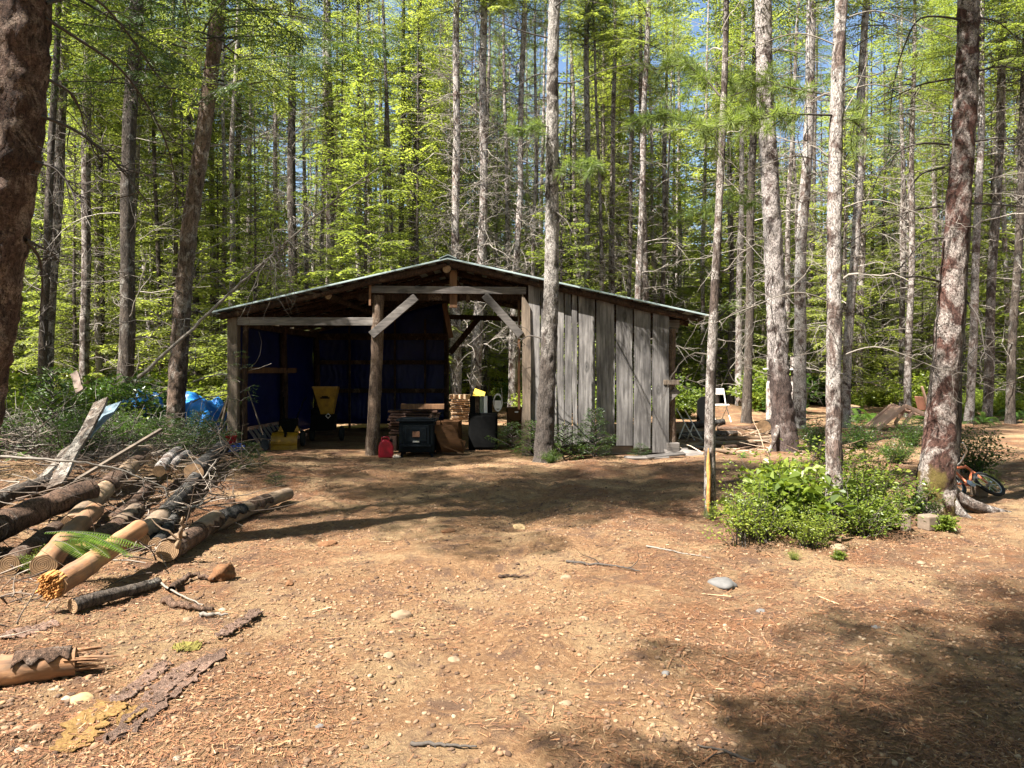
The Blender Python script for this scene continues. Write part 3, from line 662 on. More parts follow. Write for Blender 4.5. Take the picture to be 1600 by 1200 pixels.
# tiller with yellow guard
t = thing('garden_tiller', 'garden tiller with curved yellow tine guard at the front of the left bay', 'tiller', (-4.48, 14.95, g1(-4.48, 14.95)), .12)
def guard(m):
    prof = []
    for k in range(9):
        a = R(90 + 12 * k) ; prof.append((.0, 0))
    n = 10; vv = []
    for k in range(n):
        a = R(-15 + 110 * k / (n - 1)); y = -.20 * math.cos(a) ; z = .13 + .20 * math.sin(a)
        for x in (-.25, .25): vv.append((x, y, z))
    vv += [(-.25, -.20, .0), (.25, -.20, .0)]
    m.add(vv, [(2 * i, 2 * i + 1, 2 * i + 3, 2 * i + 2) for i in range(n - 1)] + [(2 * n, 2 * n + 1, 1, 0)])
o = part('tine_guard', YEL, t, guard); o.modifiers.new('s', 'SOLIDIFY').thickness = .012
part('bracket', BLACK, t, lambda m: m.box((.02, -.14, .30), (.035, .10, .10)))
part('engine', BLACK, t, lambda m: (m.box((.0, .35, .42), (.34, .34, .3)),), .03)
for sx in (-.16, .16): part('fender', YEL, t, lambda m: m.prism([(sx - .1 + .1, .34), (sx + .06, .46), (sx + .12, .34)], .0, .02))
for sx in (-.2, .2):
    part('handlebar', BLACK, t, lambda m: m.tube([(sx * .5, .4, .45), (sx, .9, .9), (sx * 1.2, 1.1, .98)], .014, 7))
    part('wheel', RUBBER, t, lambda m: m.torus((sx * 1.3, .45, .17), .12, .045, Matrix.Rotation(R(90), 3, 'Y')))
# ladder on its side along the left tarp
t = thing('ladder', 'wooden ladder lying on its edge against the blue tarp of the left wall', 'ladder', (-4.92, 14.35, 0))
lz = g1(-4.9, 15.5)
RAIL = wood('ladder_rail', (.2, .10, .08), (.42, .24, .18), (.6, .42, .34), 'Y')
part('rail', RAIL, t, lambda m: m.beam((-.14, 0, .44 + lz), (-.08, 3.3, .40 + lz), .03, .07))
part('rail', RAIL, t, lambda m: m.beam((.10, .0, .05 + lz), (.12, 3.3, .05 + lz), .03, .07))
for i in range(12): part('rung', CHROME, t, lambda m: m.beam((.10, .22 + i * .26, .06 + lz), (-.13, .15 + i * .26, .43 + lz), .05, .02, up=(0, 1, 0)))
# tools
t = thing('shovel', 'long-handled shovel leaning on the inside of the left corner post', 'shovel', (-4.85, 14.25, 0))
part('handle', WOODPOST, t, lambda m: m.tube([(-.15, 0, 1.22), (.17, -.05, .35)], .014, 8))
part('blade', IRON, t, lambda m: m.prism([(.12, .38), (.22, .38), (.29, .12), (.22, .04), (.13, .12)], -.06, -.045))
for i, (a, b_) in enumerate([((345, 668), (359, 612)), ((341, 660), (356, 622)), ((349, 676), (358, 645))]):
    A = P(a[0], a[1], 14.0 + .1 * i); B = P(b_[0], b_[1], 14.05 + .1 * i)
    tag(beam_part('leaning_plank', A, B, .03, .08, WOODPOST, up=(0, 1, 0), parent=None), ['longest thin plank leaning on the outside of the left corner post', 'middle thin plank leaning outside the left corner post', 'short reddish plank low against the left corner post'][i], 'plank')
t = thing('toy_wagon', 'blue toy wagon with one grey wheel below the left corner post', 'wagon', (-4.95, 13.6, g1(-4.95, 13.6)), .4)
part('tray', plain('toy_blue', (.01, .05, .35), .4), t, lambda m: m.box((-.05, 0, .17), (.34, .5, .10)), .02)
wh = part('wheel', RUBBER, t, lambda m: m.torus((.14, -.05, .13), .10, .032, Matrix.Rotation(R(70), 3, 'Y')), smooth=True)
part('hub', WHITE, wh, lambda m: m.lathe([(.085, -.01), (.085, .01), (.03, .03)], (.14, -.05, .13), 16, Matrix.Rotation(R(70), 3, 'Y')))
o = solid('bucket', 'small red bucket sitting in the toy wagon by the corner post', 'bucket', lambda m: (m.lathe([(.075, 0), (.10, .13), (.108, .13), (.108, .145), (.095, .145), (.07, .01)], (0, 0, 0), 18), m.tube([(-.1, 0, .12), (-.09, .0, .2), (0, 0, .24), (.09, 0, .2), (.1, 0, .12)], .006, 5)), RED, (-5.04, 13.55, .24 + g1(-4.95, 13.6)))
# ------------------------------------------------------------------ foliage generators (numpy)
def norm(a): return a / (np.linalg.norm(a, axis=-1, keepdims=True) + 1e-9)
def bough(o, az, L, rise, droop, r, tw=.14, twl=.45, leaf=.085, lw=.026, dens=.055, t0=.18, sag=.35):
    """one flat-sprayed fir bough: returns leaflet triangles (n,3,3) and its wood polyline"""
    d = np.array([math.cos(az) * math.cos(rise), math.sin(az) * math.cos(rise), math.sin(rise)])
    nt_ = max(4, int(L * (1 - t0) / tw * 2)); t = t0 + (1 - t0) * (np.arange(nt_) + r.random(nt_) * .6) / nt_
    pos = o + d * L * t[:, None] + np.array([0, 0, -1.0]) * (droop * L * t ** 2)[:, None]
    tang = norm(d + np.array([0, 0, -1.0]) * (2 * droop * t)[:, None])
    side = np.array([-math.sin(az), math.cos(az), 0.0]); sg = np.where(np.arange(nt_) % 2 == 0, 1, -1)[:, None]
    tl = twl * L * (1 - t) ** .8 * (.7 + .5 * r.random(nt_)) + .10
    td = norm(tang * .65 + side * sg * (.75 + .3 * r.random(nt_))[:, None] + np.array([0, 0, -1.0]) * (sag * (.3 + r.random(nt_)))[:, None])
    k = max(4, int(np.mean(tl) / dens) + 2); u = (np.arange(k) + .5) / k
    K = np.repeat(np.arange(nt_), k); U = np.tile(u, nt_)
    base = pos[K] + td[K] * (tl[K] * U)[:, None] + np.array([0, 0, -.22]) * (tl[K] * U ** 2)[:, None]
    up = norm(np.cross(td, tang)); bn = norm(np.cross(td, up))
    s2 = np.where((np.arange(len(K)) % 2) == 0, 1, -1)[:, None]
    ld = norm(td[K] * (.8 + .3 * r.random(len(K)))[:, None] + bn[K] * s2 * .8 + r.normal(0, .22, (len(K), 3)))
    ll = leaf * (.6 + .8 * r.random(len(K)))[:, None]; wd = norm(np.cross(ld, up[K] + r.normal(0, .5, (len(K), 3)))) * lw * .5
    a = base - wd; b = base + wd; c = base + ld * ll
    q = base + ld * ll * .45
    T = np.stack([q - wd, base, q + wd, c], 1)
    return T, (pos, tl, td)
def wood_of(o, az, L, rise, droop, r0, n=5):
    d = np.array([math.cos(az) * math.cos(rise), math.sin(az) * math.cos(rise), math.sin(rise)])
    t = np.linspace(0, 1, n)
    return o + d * L * t[:, None] + np.array([0, 0, -1.0]) * (droop * L * t ** 2)[:, None], r0 * (1 - t * .8)
def np_tubes(lst, n=4):
    """list of (pts (k,3), rad (k)) -> V, F quads"""
    Vs = []; Fs = []; off = 0; a = np.arange(n) * 2 * math.pi / n
    for pts, rad in lst:
        pts = np.asarray(pts, float); k = len(pts)
        d = norm(np.gradient(pts, axis=0)); up = np.array([0, 0, 1.0]) if abs(d[0, 2]) < .9 else np.array([1.0, 0, 0])
        sx = norm(np.cross(d, up)); sy = np.cross(d, sx)
        ring = pts[:, None, :] + (sx[:, None, :] * np.cos(a)[None, :, None] + sy[:, None, :] * np.sin(a)[None, :, None]) * np.asarray(rad)[:, None, None]
        Vs.append(ring.reshape(-1, 3)); i = np.arange(k - 1)[:, None] * n; j = np.arange(n)[None, :]; j2 = (j + 1) % n
        Fs.append(np.stack([i + j, i + j2, i + n + j2, i + n + j], -1).reshape(-1, 4) + off); off += k * n
    return np.concatenate(Vs), np.concatenate(Fs)
def foliage_mesh(name, Ts, mats, tubes=None):
    T = np.concatenate(Ts); V = T.reshape(-1, 3); Fc = np.arange(len(V)).reshape(-1, 4); mi = np.zeros(len(Fc))
    if tubes:
        V2, F2 = np_tubes(tubes); Fc = np.concatenate([Fc, F2 + len(V)]); V = np.concatenate([V, V2]); mi = np.concatenate([mi, np.ones(len(F2))])
    return mesh_np(name, V, Fc, mats, False, mi)
def crown_mesh(seed, z0, z1, rad, nb, mat, droop=.28, leaf=.085, lw=.026, tw=.14, rise=.25, dens=.055, topr=.2, patchy=.35, wood=DEADD):
    r = rng(seed); Ts = []; tb = []
    for i in range(nb):
        f = (i + r.random()) / nb; z = z0 + (z1 - z0) * f; az = i * 2.399 + r.random() * .9
        if float(vn(math.cos(az) * 1.3 + seed, z * .5 + math.sin(az) * 1.3, seed)) < -.5 + patchy: continue
        L = (rad * (1 - f) ** .75 + topr) * (.65 + .55 * r.random())
        o = np.array([0, 0, z]); ri = rise + .25 * (f - .3) + r.normal(0, .1); dr = droop * (.7 + .6 * r.random())
        T, _ = bough(o, az, L, ri, dr, r, tw=tw, leaf=leaf, lw=lw, dens=dens); Ts.append(T)
        tb.append(wood_of(o, az, L, ri, dr, .006 + .008 * L))
    return foliage_mesh('crown', Ts, [mat, wood], tb)
def pine_mesh(seed, z0, z1, rad, nb, mat, nl=.13, nw=.007, per=26, cl=1.0):
    """open pine crown: star clumps of long needles along upturned boughs"""
    r = rng(seed); Ts = []; tb = []
    for i in range(nb):
        f = (i + r.random()) / nb; z = z0 + (z1 - z0) * f; az = i * 2.399 + r.random()
        L = (rad * (1 - f) ** .7 + .3) * (.6 + .6 * r.random()); ri = .15 + .5 * f + r.normal(0, .12); dr = .10
        W = wood_of(np.array([0, 0, z]), az, L, ri, dr, .006 + .007 * L, 6); tb.append(W)
        cs = [W[0][-1]]; ds = [W[0][-1] - W[0][-2]]
        for k in range(int(7 * L * cl)):
            t = .35 + .65 * r.random(); p = W[0][0] + (W[0][-1] - W[0][0]) * t; j = min(4, int(t * 5)); p = W[0][j] + (W[0][j + 1] - W[0][j]) * (t * 5 - j)
            sd = norm(np.array([math.cos(az), math.sin(az), .25]) + r.normal(0, .6, 3)); ln = (.15 + .35 * r.random()) * (1.2 - t) + .1
            q = p + sd * ln; tb.append((np.stack([p, (p + q) / 2 + [0, 0, -.01], q]), np.array([.006, .005, .003]))); cs.append(q); ds.append(sd)
        for c, dd in zip(cs, ds): Ts.append(clump(c, dd, r, per, nl, nw))
    return foliage_mesh('crown', Ts, [mat, DEADD], tb)
def clump(c, dd, r, per, nl, nw):
    dd = norm(np.asarray(dd)); nd = norm(dd * .75 + r.normal(0, .62, (per, 3))); b = c - dd * (r.random((per, 1)) * nl * .9)
    wd = norm(np.cross(nd, r.normal(0, 1, (per, 3)))) * nw * .5; l = nl * (.7 + .5 * r.random((per, 1)))
    q = b + nd * l * .5
    return np.stack([q - wd, b, q + wd, b + nd * l + [0, 0, -.01]], 1)
def curl(o, d, L, r, r0, n=7, wig=.22, grav=-.05):
    p = np.array(o, float); d = norm(np.array(d, float)); pts = [p.copy()]
    for i in range(n - 1):
        d = norm(d + r.normal(0, wig, 3) + np.array([0, 0, grav])); p = p + d * L / (n - 1); pts.append(p.copy())
    return np.array(pts), r0 * (1 - np.linspace(0, 1, n) * .75)
def deadset_mesh(seed, z0, z1, nb, lmin, lmax, mat, r0=.012, twigs=5, wig=.18, down=-.06, fuzz=0):
    r = rng(seed); tb = []
    for i in range(nb):
        z = z0 + (z1 - z0) * (i + r.random()) / nb; az = i * 2.4 + r.random() * 1.2; L = lmin + (lmax - lmin) * r.random() ** 1.5
        d = np.array([math.cos(az), math.sin(az), .25 + .35 * r.random()])
        B = curl([0, 0, z], d, L, r, r0 * (.6 + .5 * L / lmax), 8, wig, down); tb.append(B)
        for k in range(int(twigs * L / lmax * (.5 + r.random())) + 1):
            j = r.integers(2, 7); dd = norm(B[0][j] - B[0][j - 1]) + r.normal(0, .65, 3)
            S = curl(B[0][j], dd, L * (.18 + .35 * r.random()), r, r0 * .45, 5, .32, -.04); tb.append(S)
            for q in range(fuzz): tb.append(curl(S[0][r.integers(1, 4)], r.normal(0, 1, 3), .12 + .2 * r.random(), r, r0 * .3, 4, .4, 0))
    V, Fc = np_tubes(tb, 4); return mesh_np('dead_branches', V, Fc, mat)

CROWNS = [crown_mesh(11 + i, 0, 13, 2.4, 175, FIR, leaf=.12, lw=.04, dens=.08, patchy=[.25, .35, .42, .3][i]) for i in range(4)]
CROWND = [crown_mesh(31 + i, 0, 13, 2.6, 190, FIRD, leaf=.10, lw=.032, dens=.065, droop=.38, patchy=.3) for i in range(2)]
YOUNG = [crown_mesh(51 + i, .6, [6.0, 8.5, 11, 14][i], [1.5, 1.7, 1.9, 2.1][i], [110, 150, 180, 220][i], FIR, leaf=.125, lw=.048, dens=.07, droop=.22, patchy=[.2, .36, .40, .42][i]) for i in range(4)]
PINES = [pine_mesh(71 + i, 0, 11, 2.2, 70, PINE, .17, .014, 22) for i in range(2)]
DEADS = [deadset_mesh(91 + i, 1.0, 13, 54, .5, 2.4, DEAD, .016, 6, fuzz=1) for i in range(4)]
DEADX = [deadset_mesh(141 + i, 2.0, 15, 130, .6, 2.2, DEAD, .017, 8, fuzz=3, wig=.26, down=-.12) for i in range(2)]
DEADL = [deadset_mesh(101 + i, 1.5, 8, 26, .5, 1.9, DEAD, .011, 5, fuzz=1) for i in range(3)]
def trunk_mesh(path, rad, mat, seed, n=14, step=.22, rough=.07, flare=0.0):
    path = [Vector(p) for p in path]; mb = MB(); P2 = []; R2 = []
    L = [0]
    for i in range(len(path) - 1): L.append(L[-1] + (path[i + 1] - path[i]).length)
    if n >= 40: step = .05
    m = max(12, int(L[-1] / step)); base = path[0]
    for k in range(m + 1):
        s = L[-1] * k / m; i = 0
        while i < len(L) - 2 and L[i + 1] < s: i += 1
        t = (s - L[i]) / max(1e-6, L[i + 1] - L[i]); t2 = t
        p = path[i].lerp(path[i + 1], t2); r = rad[i] + (rad[i + 1] - rad[i]) * t2
        p += Vector((math.sin(s * .9 + seed), math.cos(s * .7 + seed * 2), 0)) * min(.025, .3 * r)
        if flare: r *= 1 + flare * math.exp(-s / .28)
        P2.append(p - base); R2.append(r)
    mb.tube(P2, R2, n, rough=rough * 2, seed=seed)
    if n >= 40:                                   # real furrows and lifting plates on the near trunks
        k = len(P2); nv = []
        for i in range(k):
            for j in range(n):
                v = Vector(mb.v[i * n + j]); c = P2[i]; a = 2 * math.pi * j / n; s = L[-1] * i / m; e = v - c; rad_ = e.length
                q = Vector((math.cos(a) * rad_ * 60, math.sin(a) * rad_ * 60, s * 16 + seed)); h = abs(mnoise.noise(q)) ; h2 = mnoise.noise(q * 2.3 + Vector((3, 1, 2)))
                nv.append(tuple(v + e / rad_ * (min(h, .35) * .020 + h2 * .005 - .004) * min(1, rad_ / .13)))
        mb.v[:k * n] = nv
    me = bpy.data.meshes.new('trunk'); me.from_pydata(mb.v, [], mb.f); me.materials.append(mat)
    me.polygons.foreach_set('use_smooth', [True] * len(mb.f)); me.update(); return me, base
def px_tree(name, label, pts, Y, mat, seed, top=20.0, crown=None, cz=8.0, dead=None, flare=.35, cat='tree', group=None, cs=.72, n=14, deadz=0.0, dsc=1.0):
    """a trunk whose silhouette was measured at depth Y; pts = (px, py, width px), top to bottom"""
    pts = sorted(pts, key=lambda a: -a[1])
    path = [P(a[0], a[1], Y) for a in pts]; rad = [a[2] / F * Y / 2 for a in pts]
    lo, l2 = path[0], path[1]
    zb = g1(lo.x, Y) - .15
    if lo.z > zb + .02:
        sl = (lo - l2) / (lo.z - l2.z); b = lo + sl * (zb - lo.z); b.z = zb; path.insert(0, b); rad.insert(0, rad[0] * 1.08)
    t1, t2 = path[-1], path[-3] if len(path) > 2 else path[-2]
    sl = (t1 - t2) / max(.5, (t1.z - t2.z)); rt = rad[-1]
    e = t1 + sl * .6 * (top - t1.z); e.z = top; path.append(e); rad.append(rt * .25)
    me, base = trunk_mesh(path, rad, mat, seed, n=n, flare=flare)
    t = thing(name, label, cat, base, 0, group)
    obj('trunk', me, t)
    mid = Vector(((path[-1].x + path[-2].x) / 2 - base.x, path[-1].y - base.y, 0))
    def at(z):
        for i in range(len(path) - 1):
            if path[i].z <= z <= path[i + 1].z:
                k = (z - path[i].z) / (path[i + 1].z - path[i].z); return path[i].lerp(path[i + 1], k) - base
        return path[-1] - base
    if dead is not None:
        a = at(7.0); obj('dead_branches', dead, t, (a.x * .6, 0, deadz), (0, 0, seed * 1.7), (dsc, dsc, 1)); 
    if crown is not None:
        a = at(cz + 3); o = obj('crown', crown, t, (a.x, a.y, cz - base.z), (0, 0, seed * 2.3), (cs, cs, (top - cz) / 13.0 * 1.02))
    return t, base, at

# ------------------------------------------------------------------ trees measured one by one
px_tree('conifer_tree', 'thick reddish brown trunk cut by the left edge of the photo, nearest tree', [(38, 0, 78), (20, 230, 86), (-18, 450, 92), (-52, 620, 102), (-105, 900, 124)], 6.0, BARK_BIG, 1.3, 18, CROWNS[0], 7.5, None, .3, n=72)
px_tree('conifer_tree', 'speckled dark trunk, second tall one from the left edge', [(103, 0, 15), (93, 268, 16), (80, 430, 17), (72, 600, 19)], 22, BARK_GREY, 2.1, 20, CROWNS[0], 9, DEADS[0])
px_tree('conifer_tree', 'thin dark trunk just left of the speckled one at the left', [(88, 100, 9), (77, 290, 11), (66, 600, 13)], 20, BARK_DARK, 2.9, 18, CROWNS[1], 10, DEADL[0])
px_tree('conifer_tree', 'straight trunk with pale and brown blotches right of the speckled trunk', [(138, 0, 12), (135, 232, 13), (133, 560, 14)], 24, BARK_GREY, 3.3, 20, CROWNS[2], 10, DEADS[1])
px_tree('conifer_tree', 'slim dark straight trunk left of the black thick trunk', [(155, 0, 10), (156, 520, 12)], 27, BARK_DARK, 4.1, 20, CROWNS[3], 10, DEADS[2])
px_tree('conifer_tree', 'dark almost black trunk standing between the left edge and the leaning tree', [(213, 0, 19), (204, 155, 20), (196, 560, 23)], 20, BARK_DARK, 5.2, 20, CROWND[1], 9, DEADS[3])
px_tree('conifer_tree', 'thin pale grey trunk directly right of the almost black one', [(222, 60, 8), (214, 200, 9), (204, 420, 10)], 26, BARK_PALE, 6.4, 18, CROWNS[0], 10, DEADL[1])
px_tree('conifer_tree', 'leaning brown scaly trunk rising to the right behind the log pile', [(343, 0, 21), (323, 155, 22), (297, 351, 24), (276, 610, 27)], 15, BARK_LEAN, 7.7, 19, CROWNS[2], 7.0, DEADS[0], .2, n=40)
px_tree('conifer_tree', 'thin grey trunk just left of the shed roof corner', [(331, 200, 8), (333, 560, 10)], 30, BARK_GREY, 8.2, 20, CROWNS[2], 11, DEADS[1])
px_tree('conifer_tree', 'very thin dark trunk between the almost black and the leaning trunks', [(240, 200, 5), (252, 560, 7)], 26, BARK_DARK, 8.9, 15, CROWNS[3], 9, DEADL[2])
px_tree('conifer_tree', 'grey slim trunk seen above the left roof slope', [(373, 100, 8), (370, 470, 9)], 30, BARK_GREY, 9.5, 20, CROWNS[1], 11, DEADS[2])
px_tree('conifer_tree', 'twiggy brown trunk above the middle of the left roof slope', [(455, 40, 11), (457, 430, 14)], 25, BARK_DARK, 10.3, 19, CROWNS[0], 11, DEADX[0])
px_tree('conifer_tree', 'grey trunk over the upper part of the left roof slope', [(514, 100, 10), (518, 420, 12)], 27, BARK_GREY, 11.8, 19, CROWNS[2], 10, DEADS[0])
px_tree('conifer_tree', 'lichen grey trunk directly above the roof ridge, running down into the shed opening', [(714, 0, 10), (712, 300, 12), (713, 620, 15)], 24.2, BARK_PALE, 12.4, 20, CROWNS[1], 13, DEADX[0])
px_tree('conifer_tree', 'pale trunk right of the roof ridge, leaning slightly in the shed opening', [(756, 0, 11), (755, 300, 13), (752, 420, 14), (741, 620, 18)], 24.4, BARK_PALE, 13.6, 20, CROWNS[3], 13, DEADX[1])
px_tree('conifer_tree', 'brown trunk left of the big trunk before the shed, at right of the opening', [(819, 0, 8), (812, 300, 9), (806, 420, 10), (800, 620, 14)], 24.8, BARK_PALE, 14.1, 20, CROWNS[0], 13, DEADX[0])
px_tree('conifer_tree', 'dark thin trunk left of the ridge, right one of the dark pair', [(656, 100, 7), (650, 250, 8), (647, 420, 9)], 30, BARK_DARK, 15.7, 19, CROWNS[2], 11, DEADL[0])
px_tree('conifer_tree', 'dark thin trunk left of the ridge, left one of the dark pair', [(630, 150, 8), (627, 420, 9)], 30, BARK_DARK, 16.2, 19, CROWNS[1], 11, DEADL[1])
px_tree('conifer_tree', 'tall straight trunk standing directly in front of the shed planks', [(867, -10, 17), (865, 175, 19), (860, 416, 22), (853, 670, 28)], 13.2, BARK_TALL, 17.5, 20, CROWNS[3], 10.5, None, .25, n=48)
px_tree('conifer_tree', 'grey twig covered trunk just right of the tall trunk before the shed', [(917, 40, 8), (918, 420, 10)], 27, BARK_PALE, 18.4, 20, CROWNS[0], 13, DEADX[1])
px_tree('conifer_tree', 'thin whitish trunk above the right roof slope', [(1012, 40, 8), (1004, 250, 9), (998, 460, 10)], 26, BARK_PALE, 19.9, 20, CROWNS[2], 12, DEADS[1])
px_tree('conifer_tree', 'very thin grey trunk left of the whitish one over the right roof slope', [(986, 220, 5), (984, 460, 6)], 30, BARK_GREY, 20.3, 17, CROWNS[1], 12, DEADL[2])
px_tree('conifer_tree', 'thin grey trunk over the right end of the roof', [(1040, 200, 6), (1035, 480, 8)], 30, BARK_GREY, 21.1, 17, CROWNS[3], 12, DEADL[0])
px_tree('slender_tree', 'slender trunk with a splintered orange strip at its foot, right of the shed corner', [(1134, -10, 8), (1133, 52, 9), (1124, 292, 11), (1118, 437, 13), (1112, 640, 16), (1111, 800, 18)], 8.1, BARK_GREY, 22.2, 12, CROWNS[1], 6.6, DEADL[1], .15, cs=.4, dsc=.35)
px_tree('conifer_tree', 'dark trunk behind and right of the splintered slender tree', [(1177, 200, 11), (1172, 400, 12), (1168, 620, 14)], 22, BARK_DARK, 23.7, 18, CROWNS[0], 9, DEADS[2])
T1210, B1210, A1210 = px_tree('conifer_tree', 'stout pale trunk, near black with shade at its foot, behind the bush', [(1190, -10, 25), (1195, 120, 25), (1205, 290, 27), (1212, 525, 29), (1221, 620, 32), (1228, 700, 38)], 14.3, BARK_STOUT, 24.3, 19, CROWNS[2], 8.6, DEADL[2], .2, n=40)
px_tree('conifer_tree', 'greyish trunk just right of and behind the stout one with the dark foot', [(1268, 0, 14), (1262, 230, 15), (1252, 410, 17), (1246, 670, 21)], 18.6, BARK_PALE, 25.9, 19, CROWNS[3], 10.5, DEADS[3])
T1300, B1300, A1300 = px_tree('conifer_tree', 'smooth blotched grey trunk growing out of the bright green bush', [(1316, -10, 18), (1310, 200, 20), (1305, 408, 21), (1298, 700, 24), (1299, 810, 25)], 7.6, BARK_PALE, 26.4, 14, CROWNS[0], 8.2, DEADL[0], .3, n=48, cs=.8, dsc=.4)
px_tree('conifer_tree', 'white slim trunk leaning right behind the bush tree', [(1354, 0, 10), (1343, 233, 12), (1322, 636, 14)], 19.8, BARK_PALE, 27.7, 18, CROWNS[1], 10.5, DEADS[0])
px_tree('conifer_tree', 'thin grey trunk behind the brown lounger', [(1426, 250, 8), (1419, 635, 11)], 25, BARK_GREY, 28.1, 18, CROWNS[2], 10, DEADS[1])
T1480, B1480, A1480 = px_tree('conifer_tree', 'big red-brown trunk with white lichen and mossy foot at the right, beside the bicycle', [(1518, -10, 31), (1512, 100, 32), (1503, 233, 32), (1488, 408, 35), (1473, 620, 41), (1463, 760, 53), (1462, 800, 62)], 8.5, BARK_RED, 29.6, 16, CROWNS[3], 8.6, None, .12, n=64)
px_tree('conifer_tree', 'dark trunk hidden close behind the big mossy trunk on the right', [(1506, 300, 20), (1492, 560, 22), (1487, 700, 26)], 10.4, BARK_DARK, 30.1, 15, CROWNS[0], 8.5, None, .2)
px_tree('conifer_tree', 'spotted grey trunk directly right of the big mossy trunk', [(1534, 60, 9), (1532, 233, 10), (1515, 650, 13)], 22, BARK_PALE, 31.3, 18, CROWNS[1], 10, DEADS[2])
px_tree('conifer_tree', 'grey trunk second to the right of the big mossy trunk', [(1566, 100, 11), (1560, 250, 12), (1541, 640, 14)], 23, BARK_GREY, 32.5, 18, CROWNS[2], 10, DEADS[3])
px_tree('conifer_tree', 'dark straight trunk nearest the right edge of the photo', [(1602, 120, 10), (1592, 350, 11), (1579, 640, 13)], 22, BARK_DARK, 33.8, 18, CROWNS[3], 10, DEADS[0])
# the splintered orange strip on the slender tree, root flare of the big tree
slender = [o for o in COL.objects if o.name.startswith('slender_tree')][0]
mb = MB(); pts = [P(1107, 700 + 12 * i, 8.03) for i in range(10)]
mb.tube(pts, [.004, .012, .02, .024, .022, .024, .02, .02, .014, .004], 6, rough=.4, seed=4); mb.build('splintered_wood', SPLINT, slender, True)
big = T1480; zz = g1(B1480.x, B1480.y)
for i, (az, L, r0) in enumerate([(-.25, 1.0, .085), (-1.15, .42, .07), (-2.4, .42, .075), (.6, .6, .07), (3.6, .4, .07)]):
    mb = MB(); c = Vector((B1480.x + .03, B1480.y, zz)); pts = []; rad = []
    for k in range(9):
        t = k / 8; dd = Vector((math.cos(az + .25 * t), math.sin(az + .25 * t), 0)); p = c + dd * (.10 + L * t); p.z = g1(p.x, p.y) + .30 * (1 - t) ** 3 - .03 - .03 * t
        pts.append(p); rad.append(r0 * (1 - .75 * t))
    mb.tube(pts, rad, 10, rough=.2, seed=i); mb.build('root', BARK_GREY, big, True)
mb = MB(); c = Vector((B1210.x, B1210.y, g1(B1210.x, B1210.y)))
mb.tube([c + Vector((-.2, -.1, .5)), c + Vector((-.33, -.25, .22)), c + Vector((-.5, -.35, -.02))], [.05, .04, .03], 8, rough=.1); mb.build('root', BARK_GREY, T1210, True)

# long arching dead branches traced on the big right tree and the near left tree
def arch(tree, pts, Y0, Y1, r0, mat=DEADD, twigs=10, seed=0, tw=.35):
    r = rng(seed); n = len(pts); P3 = [np.array(P(p[0], p[1], Y0 + (Y1 - Y0) * i / (n - 1))) for i, p in enumerate(pts)]
    dense = []
    for i in range(n - 1):
        a = P3[max(i - 1, 0)]; b = P3[i]; c = P3[i + 1]; d = P3[min(i + 2, n - 1)]
        for t in np.linspace(0, 1, 5, endpoint=False):
            dense.append(.5 * ((2 * b) + (c - a) * t + (2 * a - 5 * b + 4 * c - d) * t * t + (3 * b - a - 3 * c + d) * t ** 3))
    dense.append(P3[-1]); dense = np.array(dense); tb = [(dense, r0 * (1 - np.linspace(0, 1, len(dense)) * .8))]
    for k in range(twigs):
        j = int(len(dense) * (.25 + .72 * r.random())); dd = norm(dense[min(j + 1, len(dense) - 1)] - dense[j - 1]) + r.normal(0, .7, 3)
        S = curl(dense[j], dd, tw * (.4 + r.random()), r, r0 * .35, 6, .3, -.05); tb.append(S)
        for q in range(2): tb.append(curl(S[0][r.integers(1, 5)], dd + r.normal(0, .8, 3), tw * .4, r, r0 * .22, 4, .3, 0))
    V, Fc = np_tubes(tb, 5); o = obj('dead_branch', mesh_np('dead_branch', V - np.array(tree.location), Fc, mat), tree); return dense
for i, pts in enumerate([[(1500, 30), (1440, 28), (1412, 75), (1395, 140), (1388, 215)], [(1492, 122), (1440, 132), (1400, 150), (1370, 165)], [(1482, 226), (1440, 224), (1400, 240), (1370, 280), (1352, 355)],
                         [(1475, 262), (1440, 272), (1420, 300), (1405, 345)], [(1472, 322), (1430, 328), (1380, 345), (1330, 378), (1300, 400)], [(1474, 372), (1440, 380), (1400, 425), (1355, 455)], [(1468, 440), (1430, 432), (1395, 445), (1360, 490), (1340, 530)],
                         [(1530, 28), (1560, 35), (1590, 60)], [(1525, 112), (1570, 104), (1620, 120)], [(1518, 222), (1560, 216), (1610, 220)], [(1515, 318), (1560, 320), (1610, 325)], [(1510, 470), (1530, 500), (1540, 560)]]):
    arch(T1480, pts, 8.5, 8.2 + .9 * math.sin(i * 2), .014, DEADD, 9, i)
left = [o for o in COL.objects if o.name.startswith('conifer_tree')][0]
for i, pts in enumerate([[(70, 28), (120, 60), (190, 110), (245, 190), (270, 260), (278, 330)], [(62, 118), (110, 145), (128, 180), (134, 215)], [(58, 180), (110, 200), (160, 235), (210, 290), (240, 330)], [(48, 252), (85, 262), (108, 290), (120, 320)], [(36, 372), (60, 400), (66, 440), (62, 500)], [(40, 375), (80, 395), (98, 415)],
                         [(72, 5), (140, -5), (190, 40), (240, 110), (285, 160)]]):
    arch(left, pts, 6.0, 7.0 + 1.2 * math.sin(i * 1.3 + 1), .016, DEADD, 14, 40 + i, .4)
def hangbough(tree, specs, seed, mat):  # darker needles than the crown paint the shade on these close boughs
    r = rng(seed); Ts = []; tb = []
    for (o, az, L, rise, dr) in specs:
        T, _ = bough(np.array(o), az, L, rise, dr, r, tw=.075, twl=.36, leaf=.05, lw=.015, dens=.028, sag=.8); Ts.append(T); tb.append(wood_of(np.array(o), az, L, rise, dr, .02, 8))
    o = obj('hanging_bough', foliage_mesh('hanging_bough', Ts, [mat, DEADD], tb), tree); return o
